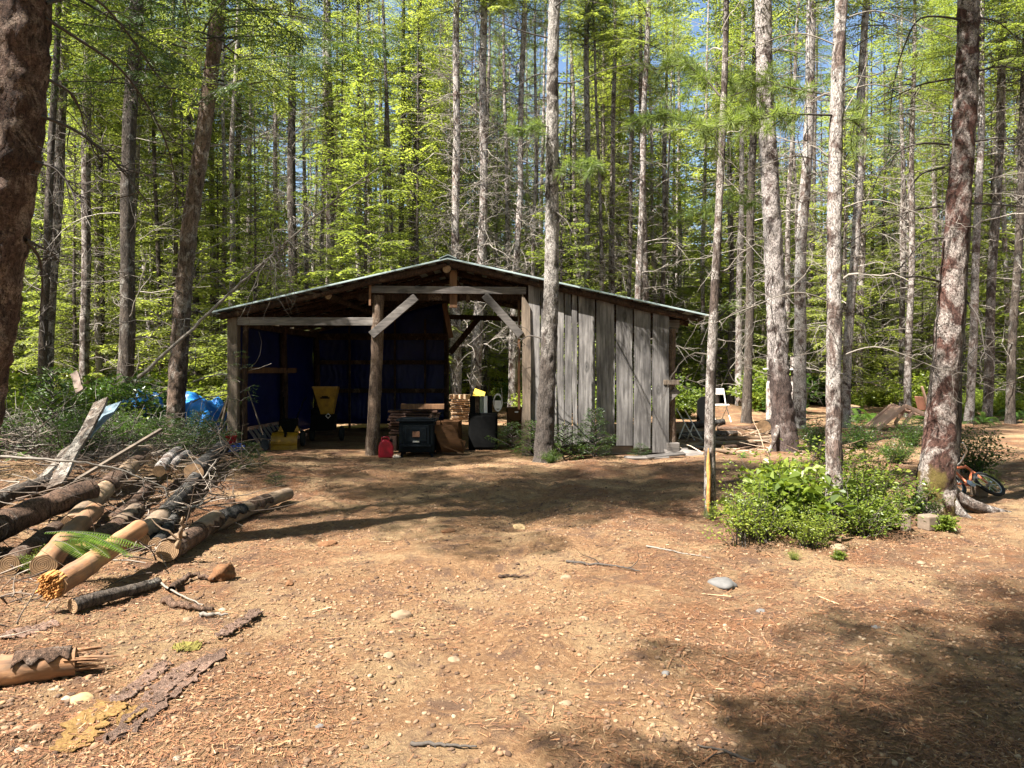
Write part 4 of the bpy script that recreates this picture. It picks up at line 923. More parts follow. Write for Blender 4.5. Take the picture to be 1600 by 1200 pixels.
hangbough(left, [((.3, .2, 5.6), .30, 3.0, .10, .10), ((.3, .3, 6.1), .65, 3.4, .05, .12), ((.3, .3, 5.9), .95, 3.2, .0, .10), ((.3, .1, 6.6), .10, 3.8, .0, .16), ((.3, .3, 6.8), .45, 4.2, .0, .15), ((.2, .3, 5.2), 1.2, 2.4, .05, .12)], 5, FIRD)
lean = [o for o in COL.objects if 'leaning brown scaly' in str(o.get('label', ''))][0]
hangbough(lean, [((.7, -.2, 7.6), -.5, 3.4, .0, .13), ((.7, -.2, 8.2), -.2, 3.8, .0, .14), ((.6, -.2, 6.9), -.9, 2.6, .0, .12), ((.7, -.2, 8.3), -1.0, 3.2, .0, .12), ((.8, -.2, 8.8), .1, 4.2, .0, .13), ((.3, -.2, 7.2), 3.6, 2.8, .0, .12), ((.4, -.2, 8.0), 4.0, 3.0, .0, .14)], 6, FIRD)
for tr, Y, xs, side in ((T1300, 7.6, 1306, -1),):
    for i, py in enumerate([35, 70, 150, 262, 330, 475, 560]):
        s = -1 if i % 2 else 1; arch(tr, [(xs, py), (xs + s * 60, py - 18), (xs + s * 130, py + 4), (xs + s * 190, py + 30)], Y, Y + .5 * math.sin(i), .009, DEAD, 12, 60 + i, .3)
tallt = [o for o in COL.objects if 'directly in front of the shed planks' in str(o.get('label', ''))][0]
for i, pts in enumerate([[(860, 60), (820, 50), (780, 35), (745, 28)], [(862, 115), (835, 118), (800, 140), (760, 150)], [(858, 195), (835, 205), (810, 225)], [(870, 235), (880, 290), (886, 350)], [(855, 20), (900, -10), (930, 5)], [(868, 330), (885, 345), (895, 365)], [(866, 130), (900, 128), (950, 108), (990, 100)],
                         [(850, 530), (825, 525), (806, 540)]]):
    arch(tallt, pts, 13.2, 13.0 + .8 * math.sin(i), .017, DEADD, 8, 80 + i, .5)
# pine boughs reaching across the upper right
def pinebough(tree, pts, Y0, Y1, seed, n=26, nl=.12, nw=.006, per=60, spread=.22):
    r = rng(seed); k = len(pts); P3 = np.array([P(p[0], p[1], Y0 + (Y1 - Y0) * i / (k - 1)) for i, p in enumerate(pts)]); tb = []; Ts = []
    q = np.linspace(0, k - 1, 20); dense = np.stack([np.interp(q, np.arange(k), P3[:, c]) for c in range(3)], 1); tb.append((dense, .012 * (1 - np.linspace(0, 1, 20) * .7)))
    for i in range(n):
        t = .25 + .75 * i / n; j = min(18, int(t * 19)); p = dense[j]; dd = norm(dense[j + 1] - dense[j] + 1e-6) * .7 + r.normal(0, .6, 3); ln = spread * (.4 + r.random())
        e = p + norm(dd) * ln; tb.append((np.stack([p, (p + e) / 2, e]), np.array([.005, .004, .003]))); Ts.append(clump(e, dd, r, per, nl, nw)); Ts.append(clump((p + e) / 2, dd, r, per // 2, nl, nw))
    loc = np.array(tree.location)
    for i in range(len(Ts)): Ts[i] = Ts[i] - loc
    tb = [(a - loc, b) for a, b in tb]; me = foliage_mesh('bough', Ts, [PINE, DEADD], tb); me.name = 'needle_bough'; return obj('needle_bough', me, tree)
pinebough(T1300, [(1302, 180), (1240, 178), (1160, 190), (1085, 205)], 7.6, 7.2, 1, 34)
pinebough(T1300, [(1306, 190), (1330, 185), (1345, 200), (1350, 212)], 7.6, 7.5, 2, 10)
pinebough(T1300, [(1302, 150), (1250, 140), (1200, 130), (1140, 150)], 7.8, 8.6, 3, 20)
pinebough(slender, [(1124, 220), (1090, 195), (1040, 178), (985, 190)], 8.1, 8.3, 4, 22)
pinebough(slender, [(1125, 150), (1100, 120), (1070, 100), (1020, 110)], 8.1, 8.6, 5, 16)
pinebough(slender, [(1119, 500), (1140, 480), (1150, 470)], 8.1, 8.3, 6, 5, per=30)
pinebough(tallt, [(864, 200), (840, 195), (822, 205), (800, 200)], 13.2, 12.6, 7, 10, .16, .009)
pinebough(tallt, [(864, 260), (890, 262), (920, 250), (940, 262)], 13.2, 12.6, 8, 12, .16, .009)
pinebough(T1210, [(1205, 150), (1170, 140), (1120, 120), (1070, 140)], 14.3, 13.6, 9, 22, .16, .010, spread=.35)
pinebough(T1210, [(1208, 300), (1170, 320), (1120, 310), (1080, 330)], 14.3, 15.0, 10, 18, .16, .010, spread=.35)
# ------------------------------------------------------------------ forest fill
def fill_trunk(seed):
    r = random.Random(seed); path = [Vector((0, 0, -.3))]; x = y = 0
    for i in range(1, 8):
        x += r.uniform(-.10, .10); y += r.uniform(-.1, .1); path.append(Vector((x, y, i * 2.8)))
    rad = [.15 * (1 - i / 9.0) for i in range(8)]
    return path, rad
FT = []
for i, mt in enumerate([BARK_GREY, BARK_PALE, BARK_PALE, BARK_PALE, BARK_GREY, BARK_DARK]):
    pth, rad = fill_trunk(i + 3); me, _ = trunk_mesh(pth, rad, mt, i * 1.9, n=9, step=.5); FT.append(me)
rr = random.Random(21)
def clear(x, y, m=0.0):
    if -6.2 - m < x < 4.4 + m and 12.5 < y < 21.6 + m: return False
    return True
placed = []
def zone(x, y):
    px = 800 + x / y * F
    return 0 if px < 560 else (1 if px < 1060 else 2)
SECT = [(110, 'at the far left behind the thick red trunk'), (250, 'behind the dark trunks at the left'), (350, 'around the leaning trunk'), (480, 'above the left roof slope'), (620, 'left of the roof ridge'), (700, 'just left of the ridge'), (800, 'just right of the ridge'), (900, 'behind the tall trunk before the shed'),
        (1000, 'above the right roof slope'), (1110, 'above the right eave'), (1200, 'right of the splintered slender tree'), (1310, 'behind the stout pale trunk'), (1440, 'behind the lounge chair'), (1530, 'behind the big mossy trunk'), (9999, 'at the right edge')]
def where(x, y):
    px = 800 + x / y * F
    for lim, nm in SECT:
        if px < lim: return nm
def lab(kind, x, y, cuts, words): 
    k = sum(y > c for c in cuts); s_ = '%s %s, %s' % (words[k], kind, where(x, y)); return s_, s_
ZN = ['slender conifer in the crowded forest left of the shed', 'slender conifer in the crowded forest beyond the shed roof', 'slender conifer in the crowded forest at the right beyond the trunks']
ZG = ['background conifers left of the shed', 'background conifers beyond the shed', 'background conifers at the right']
cnt = 0
for it in range(4000):
    if cnt >= 285: break
    y = 26 + 44 * rr.random() ** 1.15; hw = y * .72 + 2; x = rr.uniform(-hw, hw)
    if not clear(x, y): continue
    if min([9e9] + [(x - a) ** 2 + (y - b) ** 2 for a, b in placed]) < 1.1: continue
    if x > 8 and y < 27: continue
    placed.append((x, y)); z = zone(x, y); cnt += 1
    lb, gp = lab('bare-stemmed conifer', x, y, (32, 44, 58), ('nearest', 'second row', 'deep', 'farthest')); t = thing('background_conifer', lb, 'tree', (x, y, g1(x, y)), rr.random() * 6.28, gp); s = rr.uniform(.45, 1.0)
    k = rr.randrange(6); obj('trunk', FT[k], t, sc=(s, s, 1), rot=(rr.uniform(-.03, .03), rr.uniform(-.03, .03), 0))
    obj('dead_branches', DEADS[rr.randrange(4)], t, (0, 0, rr.uniform(-1, 1)), (0, 0, rr.random() * 6), (1, 1, 1))
    if rr.random() < .6: continue
    ck = rr.random(); cz = rr.choice([7, 9, 12, 13.5, 14]); cw = .75 if cz < 10 else .6
    obj('crown', (CROWNS + PINES)[rr.randrange(6)] if ck < .9 else CROWND[0], t, (0, 0, cz), (0, 0, rr.random() * 6), (cw, cw, (20 - cz) / 13))
YN = ['young bright green fir in the understorey left of the shed', 'young bright green fir in the understorey beyond the shed', 'young bright green fir in the understorey at the right']
YG = ['understorey firs left of the shed', 'understorey firs beyond the shed', 'understorey firs at the right']
YT = []
for i, h in enumerate([6.0, 8.5, 11, 14]):
    me, _ = trunk_mesh([Vector((0, 0, -.2)), Vector((.03, .02, h * .5)), Vector((0, 0, h))], [.05 + .005 * h, .04, .01], BARK_DARK, i, n=7, step=.6); YT.append(me)
def young(x, y, k, label=None, group=None, s=1.0, mat=None):
    lb, gp = lab('green young fir', x, y, (30, 40, 54), ('nearest', 'second row', 'deep', 'farthest')); t = thing('young_fir', label or lb, 'tree', (x, y, g1(x, y)), rr.random() * 6.28, None if label else gp); t.scale = (s, s, s)
    obj('trunk', YT[k], t); obj('crown', YOUNG[k], t); return t
cnt = 0; pl2 = []
for it in range(6000):
    if cnt >= 150: break
    y = 24 + 46 * rr.random(); hw = y * .72 + 2; x = rr.uniform(-hw, hw)
    if not clear(x, y, 1.2): continue
    if min([9e9] + [(x - a) ** 2 + (y - b) ** 2 for a, b in pl2]) < 5.0: continue
    if x > 6 and y < 26: continue
    if -4.5 < x < 1.5 and y < 31: continue
    pl2.append((x, y)); cnt += 1; young(x, y, rr.choice([1, 2, 2, 3, 3]), s=rr.uniform(.8, 1.35))
r5 = random.Random(8)
for i in range(42):
    y = r5.uniform(36, 56); x = r5.uniform(-y * .72, y * .72); young(x, y, 3, s=r5.uniform(1.45, 1.9))
young(-4.4, 22.6, 2, 'bright yellow green fir rising right behind the left roof slope', s=1.0)
young(-7.5, 22.0, 1, 'fir with feathery boughs close beyond the left roof corner')
young(-3.1, 25.0, 3, 'tall bright fir left of the roof ridge')
young(1.6, 24.5, 1, 'green fir close behind the right roof slope')
# distant wood closing the view: one mass nobody could count
def far_wood():
    r = rng(7); vs = []; fs = []; ms = []; off = 0
    src = []
    for me in (YOUNG[2], YOUNG[3], CROWNS[0]):
        V = np.zeros(len(me.vertices) * 3, dtype=np.float32); me.vertices.foreach_get('co', V); V = V.reshape(-1, 3)[:0]
    Ts = []
    for i in range(210):
        a = r.uniform(-.80, .80); d = 72 + 55 * r.random(); x = d * math.tan(a); y = d; h = 14 + 9 * r.random(); base = np.array([x, y, g1(x, y)])
        n = 520; f = r.random(n) ** .9; az = r.random(n) * 6.283; rad = (2.8 * (1 - f) ** .6 + .3) * np.sqrt(r.random(n)); c = np.stack([np.cos(az) * rad, np.sin(az) * rad, .4 + f * h], 1) + base
        d1 = norm(r.normal(0, 1, (n, 3)) * [1, 1, .45] + [0, 0, -.2]); d2 = norm(np.cross(d1, r.normal(0, 1, (n, 3)))); s = (.22 + .35 * r.random((n, 1)))
        Ts.append(np.stack([c - d2 * s * .5, c - d1 * s, c + d2 * s * .5, c + d1 * s], 1))
    T = np.concatenate(Ts); V = T.reshape(-1, 3); o = obj('distant_wood', mesh_np('distant_wood', V, np.arange(len(V)).reshape(-1, 4), FIR)); tag(o, 'dense distant conifer wood closing the view behind all the trunks', 'wood', kind='stuff')
far_wood()
# trees standing outside the picture whose crowns shade the clearing
r6 = random.Random(12); ring = 0
for it in range(600):
    if ring >= 62: break
    a = r6.random() * 6.28; d = r6.uniform(11, 34); x = d * math.cos(a); y = 6 + d * math.sin(a)
    if y > 1 and abs(x) < .74 * y + 2.5: continue
    if abs(x) < 2.5 and -6 < y < 0: continue
    if x < 0 and d < 15 and y > -6: continue
    ring += 1; t = thing('surrounding_conifer', 'conifer of the forest around the clearing, outside the photo', 'tree', (x, y, g1(x, y)), a, 'forest around the clearing')
    obj('trunk', FT[ring % 6], t); cz = r6.uniform(3, 6) if d > 16 or x > 0 else 8; obj('crown', CROWNS[ring % 4], t, (0, 0, cz), (0, 0, a), (1.1, 1.1, (17 - cz) / 13))
SHADE = [(-6.6, 4.9, 2, 9.5, 1.0), (-8.5, 8.0, 2, 7.5, 1.0), (-9.5, 12.5, 2, 7.5, 1.2), (-2.7, -1.4, 1, 8.5, .75), (-4.2, -3.9, 0, 8, 1.0), (-1.6, -3.4, 2, 8.0, .9), (-.5, -4.5, 2, 9.0, 1.0), (2.5, -5, 0, 9, 1.0), (-1.2, -.9, 0, 9.5, .85), (-2.3, -.5, 3, 8.5, .8), (-3.1, -2.2, 1, 8.5, .8), (-.2, -2.2, 0, 8.5, .9), (-2.0, -1.7, 0, 8.5, .9), (-.6, -1.3, 3, 9, .85), (-1.4, -2.6, 3, 9, .9)]
for i, (x, y, k, cz, s) in enumerate(SHADE):
    t = thing('shade_conifer', 'tall conifer standing just outside the clearing, out of view, shading the dirt', 'tree', (x, y, g1(x, y)), i * 1.3, 'conifers around the viewpoint')
    obj('trunk', FT[i % 6], t, sc=(.7, .7, 1)); obj('crown', CROWNS[k], t, (0, 0, cz), (0, 0, i), (s, s, .8))
# ------------------------------------------------------------------ logs and lumber of the left pile
LOGBARK = bark('log_bark', (.030, .018, .012), (.15, .090, .060), (.34, .28, .23), .28)
def log(label, a, b, r0, r1, mat=LOGBARK, seed=0, name='log', cut=CUT, rough=.10, n=18, segs=30, patches=None, cat='log', bow=.02):
    """a log along local Y; the object's frame is turned from a to b"""
    a = Vector(a); b = Vector(b); L = (b - a).length; d = (b - a).normalized()
    sx = d.cross(Vector((0, 0, 1))).normalized(); uz = sx.cross(d)
    mb = MB(); pts = [Vector((bow * math.sin(3 * i / (segs - 1) + seed), L * i / (segs - 1), bow * .6 * math.cos(4 * i / (segs - 1) + seed))) for i in range(segs)]
    r0 *= .86; r1 *= .82
    rr_ = [(r0 + (r1 - r0) * i / (segs - 1)) * (1 + .03 * math.sin(i * 1.1 + seed)) for i in range(segs)]
    mb.tube(pts, rr_, n, rough=rough, seed=seed, capmi=1)
    o = mb.build(name, [mat, cut], None, True); o.location = a
    o.rotation_euler = Matrix((sx, d, uz)).transposed().to_euler()
    tag(o, label, cat)
    if patches:                                    # strips of bark left on a debarked log (or bare wood on a barked one)
        for (t0, t1, a0, a1, m2) in patches:
            i0 = int(t0 * (segs - 1)); i1 = int(t1 * (segs - 1)); pm = MB(); vv = []; na = 8
            for i in range(i0, i1 + 1):
                for j in range(na + 1):
                    aa = a0 + (a1 - a0) * j / na + .25 * math.sin(i * 1.7 + seed); e = 1.045 + .05 * mnoise.noise(Vector((i * .6, j * .9, seed)))
                    vv.append(pts[i] + Vector((math.cos(aa), 0, math.sin(aa))) * rr_[i] * e)
            w_ = na + 1
            pm.add(vv, [(i * w_ + j, i * w_ + j + 1, (i + 1) * w_ + j + 1, (i + 1) * w_ + j) for i in range(i1 - i0) for j in range(na)])
            q = pm.build('bark_patch', m2, None, True); q.parent = o; q.modifiers.new('s', 'SOLIDIFY').thickness = .010
    return o
def LP(px, py, Y): return P(px, py, Y)
def jag(o_, c, d, r, seed, mat=SPLINT, name='broken_end', n=60, L=.07, ch=True):
    rj = random.Random(seed); mb = MB(); c = Vector(c); d = Vector(d).normalized(); u = d.orthogonal().normalized(); v = d.cross(u)
    for i in range(n):
        a = rj.random() * 6.28; q = r * math.sqrt(rj.random()) * .98; p = c + (u * math.cos(a) + v * math.sin(a)) * q - d * .05
        l = L * (.4 + rj.random()); s = r * (.09 if n < 150 else .10) * (.35 + 1.1 * rj.random() ** 2)
        e = p + d * (l + .05) + Vector((rj.uniform(-1, 1), rj.uniform(-1, 1), rj.uniform(-1, 1))) * .015
        mb.tube([p, (p + e) / 2, e], [s * 1.3, s * 1.2, s * .5], 5, rough=.3, seed=i)
    o = mb.build(name, mat, None, True)
    if o_ is not None:
        o.parent = o_; o.matrix_parent_inverse = Matrix.LocRotScale(o_.location, o_.rotation_euler, None).inverted()
    return o
# foreground debarked log cut by the left edge
a = LP(-120, 1062, 3.75); b = LP(118, 1028, 3.98); a.z = g1(a.x, a.y) + .085; b.z = g1(b.x, b.y) + .075
o = log('peeled orange-brown log cut off by the lower left edge, nearest log', a, b, .100, .085, ORANGELOG, 1, patches=[(.62, .98, .6, 2.1, LOGBARK)]); jag(o, b, b - a, .07, 3, ORANGELOG, 'splintered_end', 26, .14)
a = LP(80, 945, 4.85); b = LP(222, 872, 6.0); a.z = g1(a.x, a.y) + .19; b.z = g1(b.x, b.y) + .30
o = log('pale debarked log whose broken end glows bright orange, lower left', a, b, .092, .085, ORANGELOG, 2); jag(o, a, a - b, .082, 5, SPLINT, 'broken_end', 320, .035)
a = LP(67, 915, 5.55); b = LP(150, 842, 7.2); a.z = g1(a.x, a.y) + .12; b.z = g1(b.x, b.y) + .2
log('yellowish short log just left of the broken orange one', a, b, .105, .095, ORANGELOG, 3)
a = LP(15, 925, 5.7); b = LP(110, 850, 7.1); a.z = g1(a.x, a.y) + .09; b.z = g1(b.x, b.y) + .13
log('dark bark log deep in the pile under the left edge', a, b, .09, .08, LOGBARK, 3.4)
a = LP(-60, 850, 6.1); b = LP(142, 765, 7.4)
log('thickest dark bark log at the left of the pile, reaching out of the photo', a, b, .155, .125, LOGBARK, 4, patches=None, n=22)
a = LP(-40, 800, 7.2); b = LP(80, 748, 8.4)
log('dark log behind the thickest log of the pile', a, b, .10, .09, BARK_DARK, 4.6)
a = LP(121, 822, 6.8); b = LP(193, 742, 8.4); c = LP(226, 700, 10)
log('long knobbly tan log running back through the middle of the pile', a, c, .115, .10, DEBARK, 5, patches=[(.35, .55, 0, 3, LOGBARK), (.7, .95, .5, 3.4, LOGBARK)], bow=.05)
a = LP(150, 850, 6.5); b = LP(214, 795, 7.5)
log('short log with peeled pink top beside the fern', a, b, .10, .095, LOGBARK, 6, patches=[(.45, .95, .7, 2.3, DEBARK)])
a = LP(170, 818, 7.2); b = LP(232, 760, 8.6)
log('thin buried log between the tan and the charcoal logs', a, b, .07, .06, LOGBARK, 6.6)
a = LP(214, 848, 6.5); b = LP(262, 795, 7.5); c = LP(312, 728, 9.6); c.z = .26
log('charcoal barked log with a clean sawn face and bare front end', a, c, .108, .095, BARK_CHAR, 7, patches=[(.0, .30, .3, 2.6, DEBARK)])
a = LP(300, 752, 9.3); b = LP(350, 690, 12.0); a.z = g1(a.x, a.y) + .2; b.z = g1(b.x, b.y) + .22
log('lichen covered dark log at the far right of the pile, toward the shed', a, b, .13, .13, BARK_CHAR, 7.7)
a = LP(240, 862, 6.35); b = LP(275, 812, 7.4); a.z = g1(a.x, a.y) + .09; b.z = g1(b.x, b.y) + .09
log('blackened short log tucked beside the sawn charcoal log', a, b, .07, .065, BARK_CHAR, 7.9)
a = LP(258, 866, 6.1); b = LP(342, 815, 7.3); a.z = g1(a.x, a.y) + .105; b.z = g1(b.x, b.y) + .12
log('log with round sawn end and a broken branch stub, right front of the pile', a, b, .098, .10, LOGBARK, 8, patches=[(.6, .98, .4, 2.9, DEBARK), (.0, .3, 1, 2.2, DEBARK)])
a = LP(330, 812, 7.25); b = LP(452, 773, 8.9); a.z = g1(a.x, a.y) + .10; b.z = g1(b.x, b.y) + .09
log('mottled log pointing right onto the dirt, rightmost of the pile', a, b, .10, .085, DEBARK, 9, patches=[(.05, .35, .2, 3, BARK_CHAR), (.45, .7, 0, 1.9, LOGBARK)])
a = LP(250, 748, 9.0); b = LP(277, 702, 10.4); a.z = g1(a.x, a.y) + .26; b.z = g1(b.x, b.y) + .3
log('whitish grey log in the upper middle of the pile', a, b, .085, .08, BARK_PALE, 10)
a = LP(268, 745, 9.4); b = LP(290, 716, 10.5); a.z = g1(a.x, a.y) + .2; b.z = g1(b.x, b.y) + .25
log('short grey log right of the whitish one in the pile', a, b, .065, .06, BARK_PALE, 11)
a = LP(115, 968, 4.85); b = LP(245, 930, 5.5); a.z = g1(a.x, a.y) + .05; b.z = g1(b.x, b.y) + .05
log('dark rotten log on the dirt in the shadow of the broken orange log', a, b, .055, .04, BARK_DARK, 12)
a = LP(306, 700, 10.6); b = LP(306, 618, 10.6); a.z = g1(a.x, a.y) - .05
log('thin upright broken post standing in the pile before the blue tarp', a, b, .05, .04, LOGBARK, 13)
a = LP(108, 757, 7.9); b = LP(252, 671, 8.9)
mb = MB(); mb.beam((0, 0, 0), (0, (b - a).length, 0), .055, .03)
o = mb.build('lath', WOODPOST, None, False, .003); d = (b - a).normalized(); sx = d.cross(Vector((0, 0, 1))).normalized(); o.location = a; o.rotation_euler = Matrix((sx, d, sx.cross(d))).transposed().to_euler()
tag(o, 'long thin grey lath propped diagonally across the back of the log pile', 'lath')
# big weathered slabs leaning in the pile
SLAB = bark('slab_face', (.03, .02, .015), (.15, .115, .09), (.36, .33, .29), .75, plates=.5)
def slab(label, pts, y0, y1, w0, th, mat, seed):
    n = 20; vv = []
    a = P(pts[0][0], pts[0][1], y0); b = P(pts[1][0], pts[1][1], y1); d = (b - a).normalized(); sx = d.cross(Vector((-.3, -1, .6))).normalized(); nn = sx.cross(d)
    for i in range(n):
        t = i / (n - 1); c = a.lerp(b, t); ww = w0 * (1 + .18 * mnoise.noise(Vector((t * 5, seed, 0)))); w2 = w0 * (1 + .18 * mnoise.noise(Vector((t * 5, seed, 4))))
        for (s, h) in ((-ww / 2, 0), (w2 / 2, 0), (w2 / 2, th), (-ww / 2, th)): vv.append(c + sx * s + nn * (h + .01 * math.sin(t * 7)))
    fs = [(4 * i + j, 4 * i + (j + 1) % 4, 4 * i + 4 + (j + 1) % 4, 4 * i + 4 + j) for i in range(n - 1) for j in range(4)] + [(0, 3, 2, 1), (4 * n - 4, 4 * n - 3, 4 * n - 2, 4 * n - 1)]
    mb = MB(); mb.add(vv, fs); o = mb.build('slab', mat, None, origin=a); return tag(o, label, 'slab')
slab('wide weathered bark slab leaning up out of the log pile', [(88, 762), (160, 628)], 7.8, 9.2, .19, .03, SLAB, 1)
slab('bluish grey board under the wide leaning slab', [(128, 690), (178, 634)], 8.7, 9.5, .24, .02, plain('blue_grey_board', (.12, .16, .19), .7), 2)
slab('lower pale slab lying left of the leaning slab', [(50, 770), (110, 700)], 8.1, 9.3, .20, .03, SLAB, 3)
slab('upright pale board end poking out of the brush behind the pile', [(126, 612), (117, 583)], 13.0, 13.2, .14, .03, plain('pale_board', (.16, .12, .10), .8), 4)

# branches, sticks and roots
def stick(label, pts, r0, mat=DEAD, name='branch', twigs=4, seed=0, cat='branch', tl=.25, parent=None):
    r = rng(seed + 200); P3 = np.array([np.array(p) for p in pts]); k = len(P3); q = np.linspace(0, k - 1, 5 * k)
    D = np.stack([np.interp(q, np.arange(k), P3[:, c]) for c in range(3)], 1)
    for _ in range(3): D[1:-1] = (D[:-2] + D[1:-1] * 2 + D[2:]) / 4
    D[1:-1] += r.normal(0, r0 * .25, D[1:-1].shape); tb = [(D, r0 * (1 - np.linspace(0, 1, len(D)) * .6))]
    for i in range(twigs):
        j = int(len(D) * (.3 + .65 * r.random())); tb.append(curl(D[j], norm(D[min(j + 1, len(D) - 1)] - D[j - 1]) + r.normal(0, .8, 3), tl * (.5 + r.random()), r, r0 * .4, 6, .3, 0))
    V, Fc = np_tubes(tb, 6); a = P3[0]; o = obj(name, mesh_np(name, V - a, Fc, mat, True)); o.location = a
    return tag(o, label, cat)
def GG(*pp, dz=.02): return [G(a, b, dz) for a, b in pp]
stick('long grey pole leaning from the brush up over the left roof corner, with curling twigs', [P(215, 590, 11.4), P(300, 515, 11.8), P(362, 455, 12.2), P(413, 408, 12.4), P(480, 350, 12.6), P(540, 297, 12.8), P(592, 262, 12.9)], .028, DEAD, 'dead_pole', 26, 1, 'dead tree', .55)
r_ = rng(77); tb = []
for i in range(46):
    t = r_.random(); p = P(395 + 75 * t, 420 - 50 * t, 12.4); tb.append(curl(p, [r_.normal(0, .6), r_.normal(0, .4), -.6 - .4 * r_.random()], .5 + .8 * r_.random(), r_, .008, 9, .38, -.06))
V, Fc = np_tubes(tb, 4); o = obj('hanging_twigs', mesh_np('hanging_twigs', V, Fc, DEAD)); o.parent = [q for q in COL.objects if q.name == 'dead_pole'][0]; o.matrix_parent_inverse = Matrix.Translation(o.parent.location).inverted()
stick('pale horizontal branch lying across the left of the pile', [P(-30, 713, 7.3), P(60, 717, 7.4), P(120, 722, 7.5), P(180, 731, 7.6), P(225, 748, 7.7), P(262, 764, 7.8)], .016, DEAD, seed=2, twigs=7)
stick('curved weathered root stick on the dirt below the log pile', GG((268, 930), (285, 912), (306, 906), (335, 914), dz=.035), .028, LOGBARK, 'root_stick', 0, 3, 'stick')
stick('reddish barked branch lying on the dirt under the curved root stick', GG((256, 945), (290, 955), (333, 957), dz=.03), .03, LOGBARK, 'branch', 1, 4)
stick('short silver grey stick right of the reddish branch', GG((312, 967), (356, 963), dz=.02), .017, DEAD, 'stick', 0, 5, 'stick')
stick('thin straight twig rising beside the root stick', GG((248, 917), (275, 935), (318, 952), dz=.03), .009, DEAD, 'twig', 1, 6, 'twig')
stick('crooked dark twig on the sunlit dirt in the centre', GG((885, 880), (920, 884), (960, 890), (1000, 894), dz=.015), .012, DEADD, 'twig', 3, 7, 'twig')
stick('dark stick lying at the bottom centre of the clearing', GG((643, 1155), (680, 1165), (712, 1170), (745, 1178), dz=.012), .010, DEADD, 'stick', 1, 8, 'stick')
stick('short reddish root curl in the middle of the clearing', GG((780, 893), (800, 897), (826, 900), dz=.015), .014, LOGBARK, 'root_curl', 0, 9, 'stick')
stick('pale straight twig in front of the bush', GG((1010, 860), (1060, 868), (1110, 876), dz=.012), .009, DEAD, 'twig', 1, 10, 'twig')
stick('twig lying in shadow at the lower right', GG((1180, 1185), (1130, 1160), (1090, 1150), dz=.012), .008, DEADD, 'twig', 2, 11, 'twig')
stick('broken branch stub on the sawn log at the pile front', [P(270, 865, 6.15), P(280, 838, 6.1), P(287, 808, 6.05)], .03, DEBARK, 'branch_stub', 1, 12)
stick('pale forked stick on the right part of the pile', [P(318, 748, 8.4), P(330, 730, 8.5), P(338, 718, 8.6)], .012, DEAD, 'stick', 3, 13, 'stick')
stick('grey stick poking from under the charcoal log', [P(284, 795, 7.3), P(304, 792, 7.6), P(322, 784, 7.9)], .014, DEAD, 'stick', 3, 14, 'stick')
# clump of root and soil
def rock_mesh(r, seed, flat=.6, sub=3, am=.35):
    import bmesh as bm_
    b = bm_.new(); bm_.ops.create_icosphere(b, subdivisions=sub, radius=1)
    me = bpy.data.meshes.new('stone'); rs = random.Random(seed); sc = (r * rs.uniform(.8, 1.3), r * rs.uniform(.7, 1.1), r * flat)
    for v in b.verts:
        q = v.co * 1.2 + Vector((seed * 3.1, 0, 0)); k = 1 + am * mnoise.noise(q) + am * .35 * mnoise.noise(q * 3)
        v.co = Vector((v.co.x * sc[0] * k, v.co.y * sc[1] * k, v.co.z * sc[2] * k))
    b.to_mesh(me); b.free(); me.polygons.foreach_set('use_smooth', [True] * len(me.polygons)); me.update(); return me
def stone(label, px, py, wpx, mat, seed, flat=.55, name='stone', cat='stone', am=.35, sink=.75):
    Y = F * H0 / (py - HZ); r = wpx / F * Y / 2; me = rock_mesh(r, seed, flat, 3, am); me.materials.append(mat)
    p = G(px, py); p.z += r * flat * (1 - sink) - .005; o = obj(name, me, None, p, (0, 0, seed)); return tag(o, label, cat)
ROCKP = plain('pale_stone', (.19, .135, .088), .9, 0, .25, 14, .3); ROCKG = plain('grey_stone', (.115, .11, .105), .9, 0, .25, 14, .3); ROCKY = plain('yellow_stone', (.27, .19, .10), .9, 0, .25, 14, .3); CLOD = plain('earth_clod', (.14, .07, .035), .95, 0, .4, 30, .8); ROCKW = plain('white_stone', (.25, .20, .15), .9, 0, .2, 14, .3)
stone('ragged brown root clump right of the curved root stick', 347, 910, 34, CLOD, 3, .8, 'root_clump', 'root clump', .7, .1)
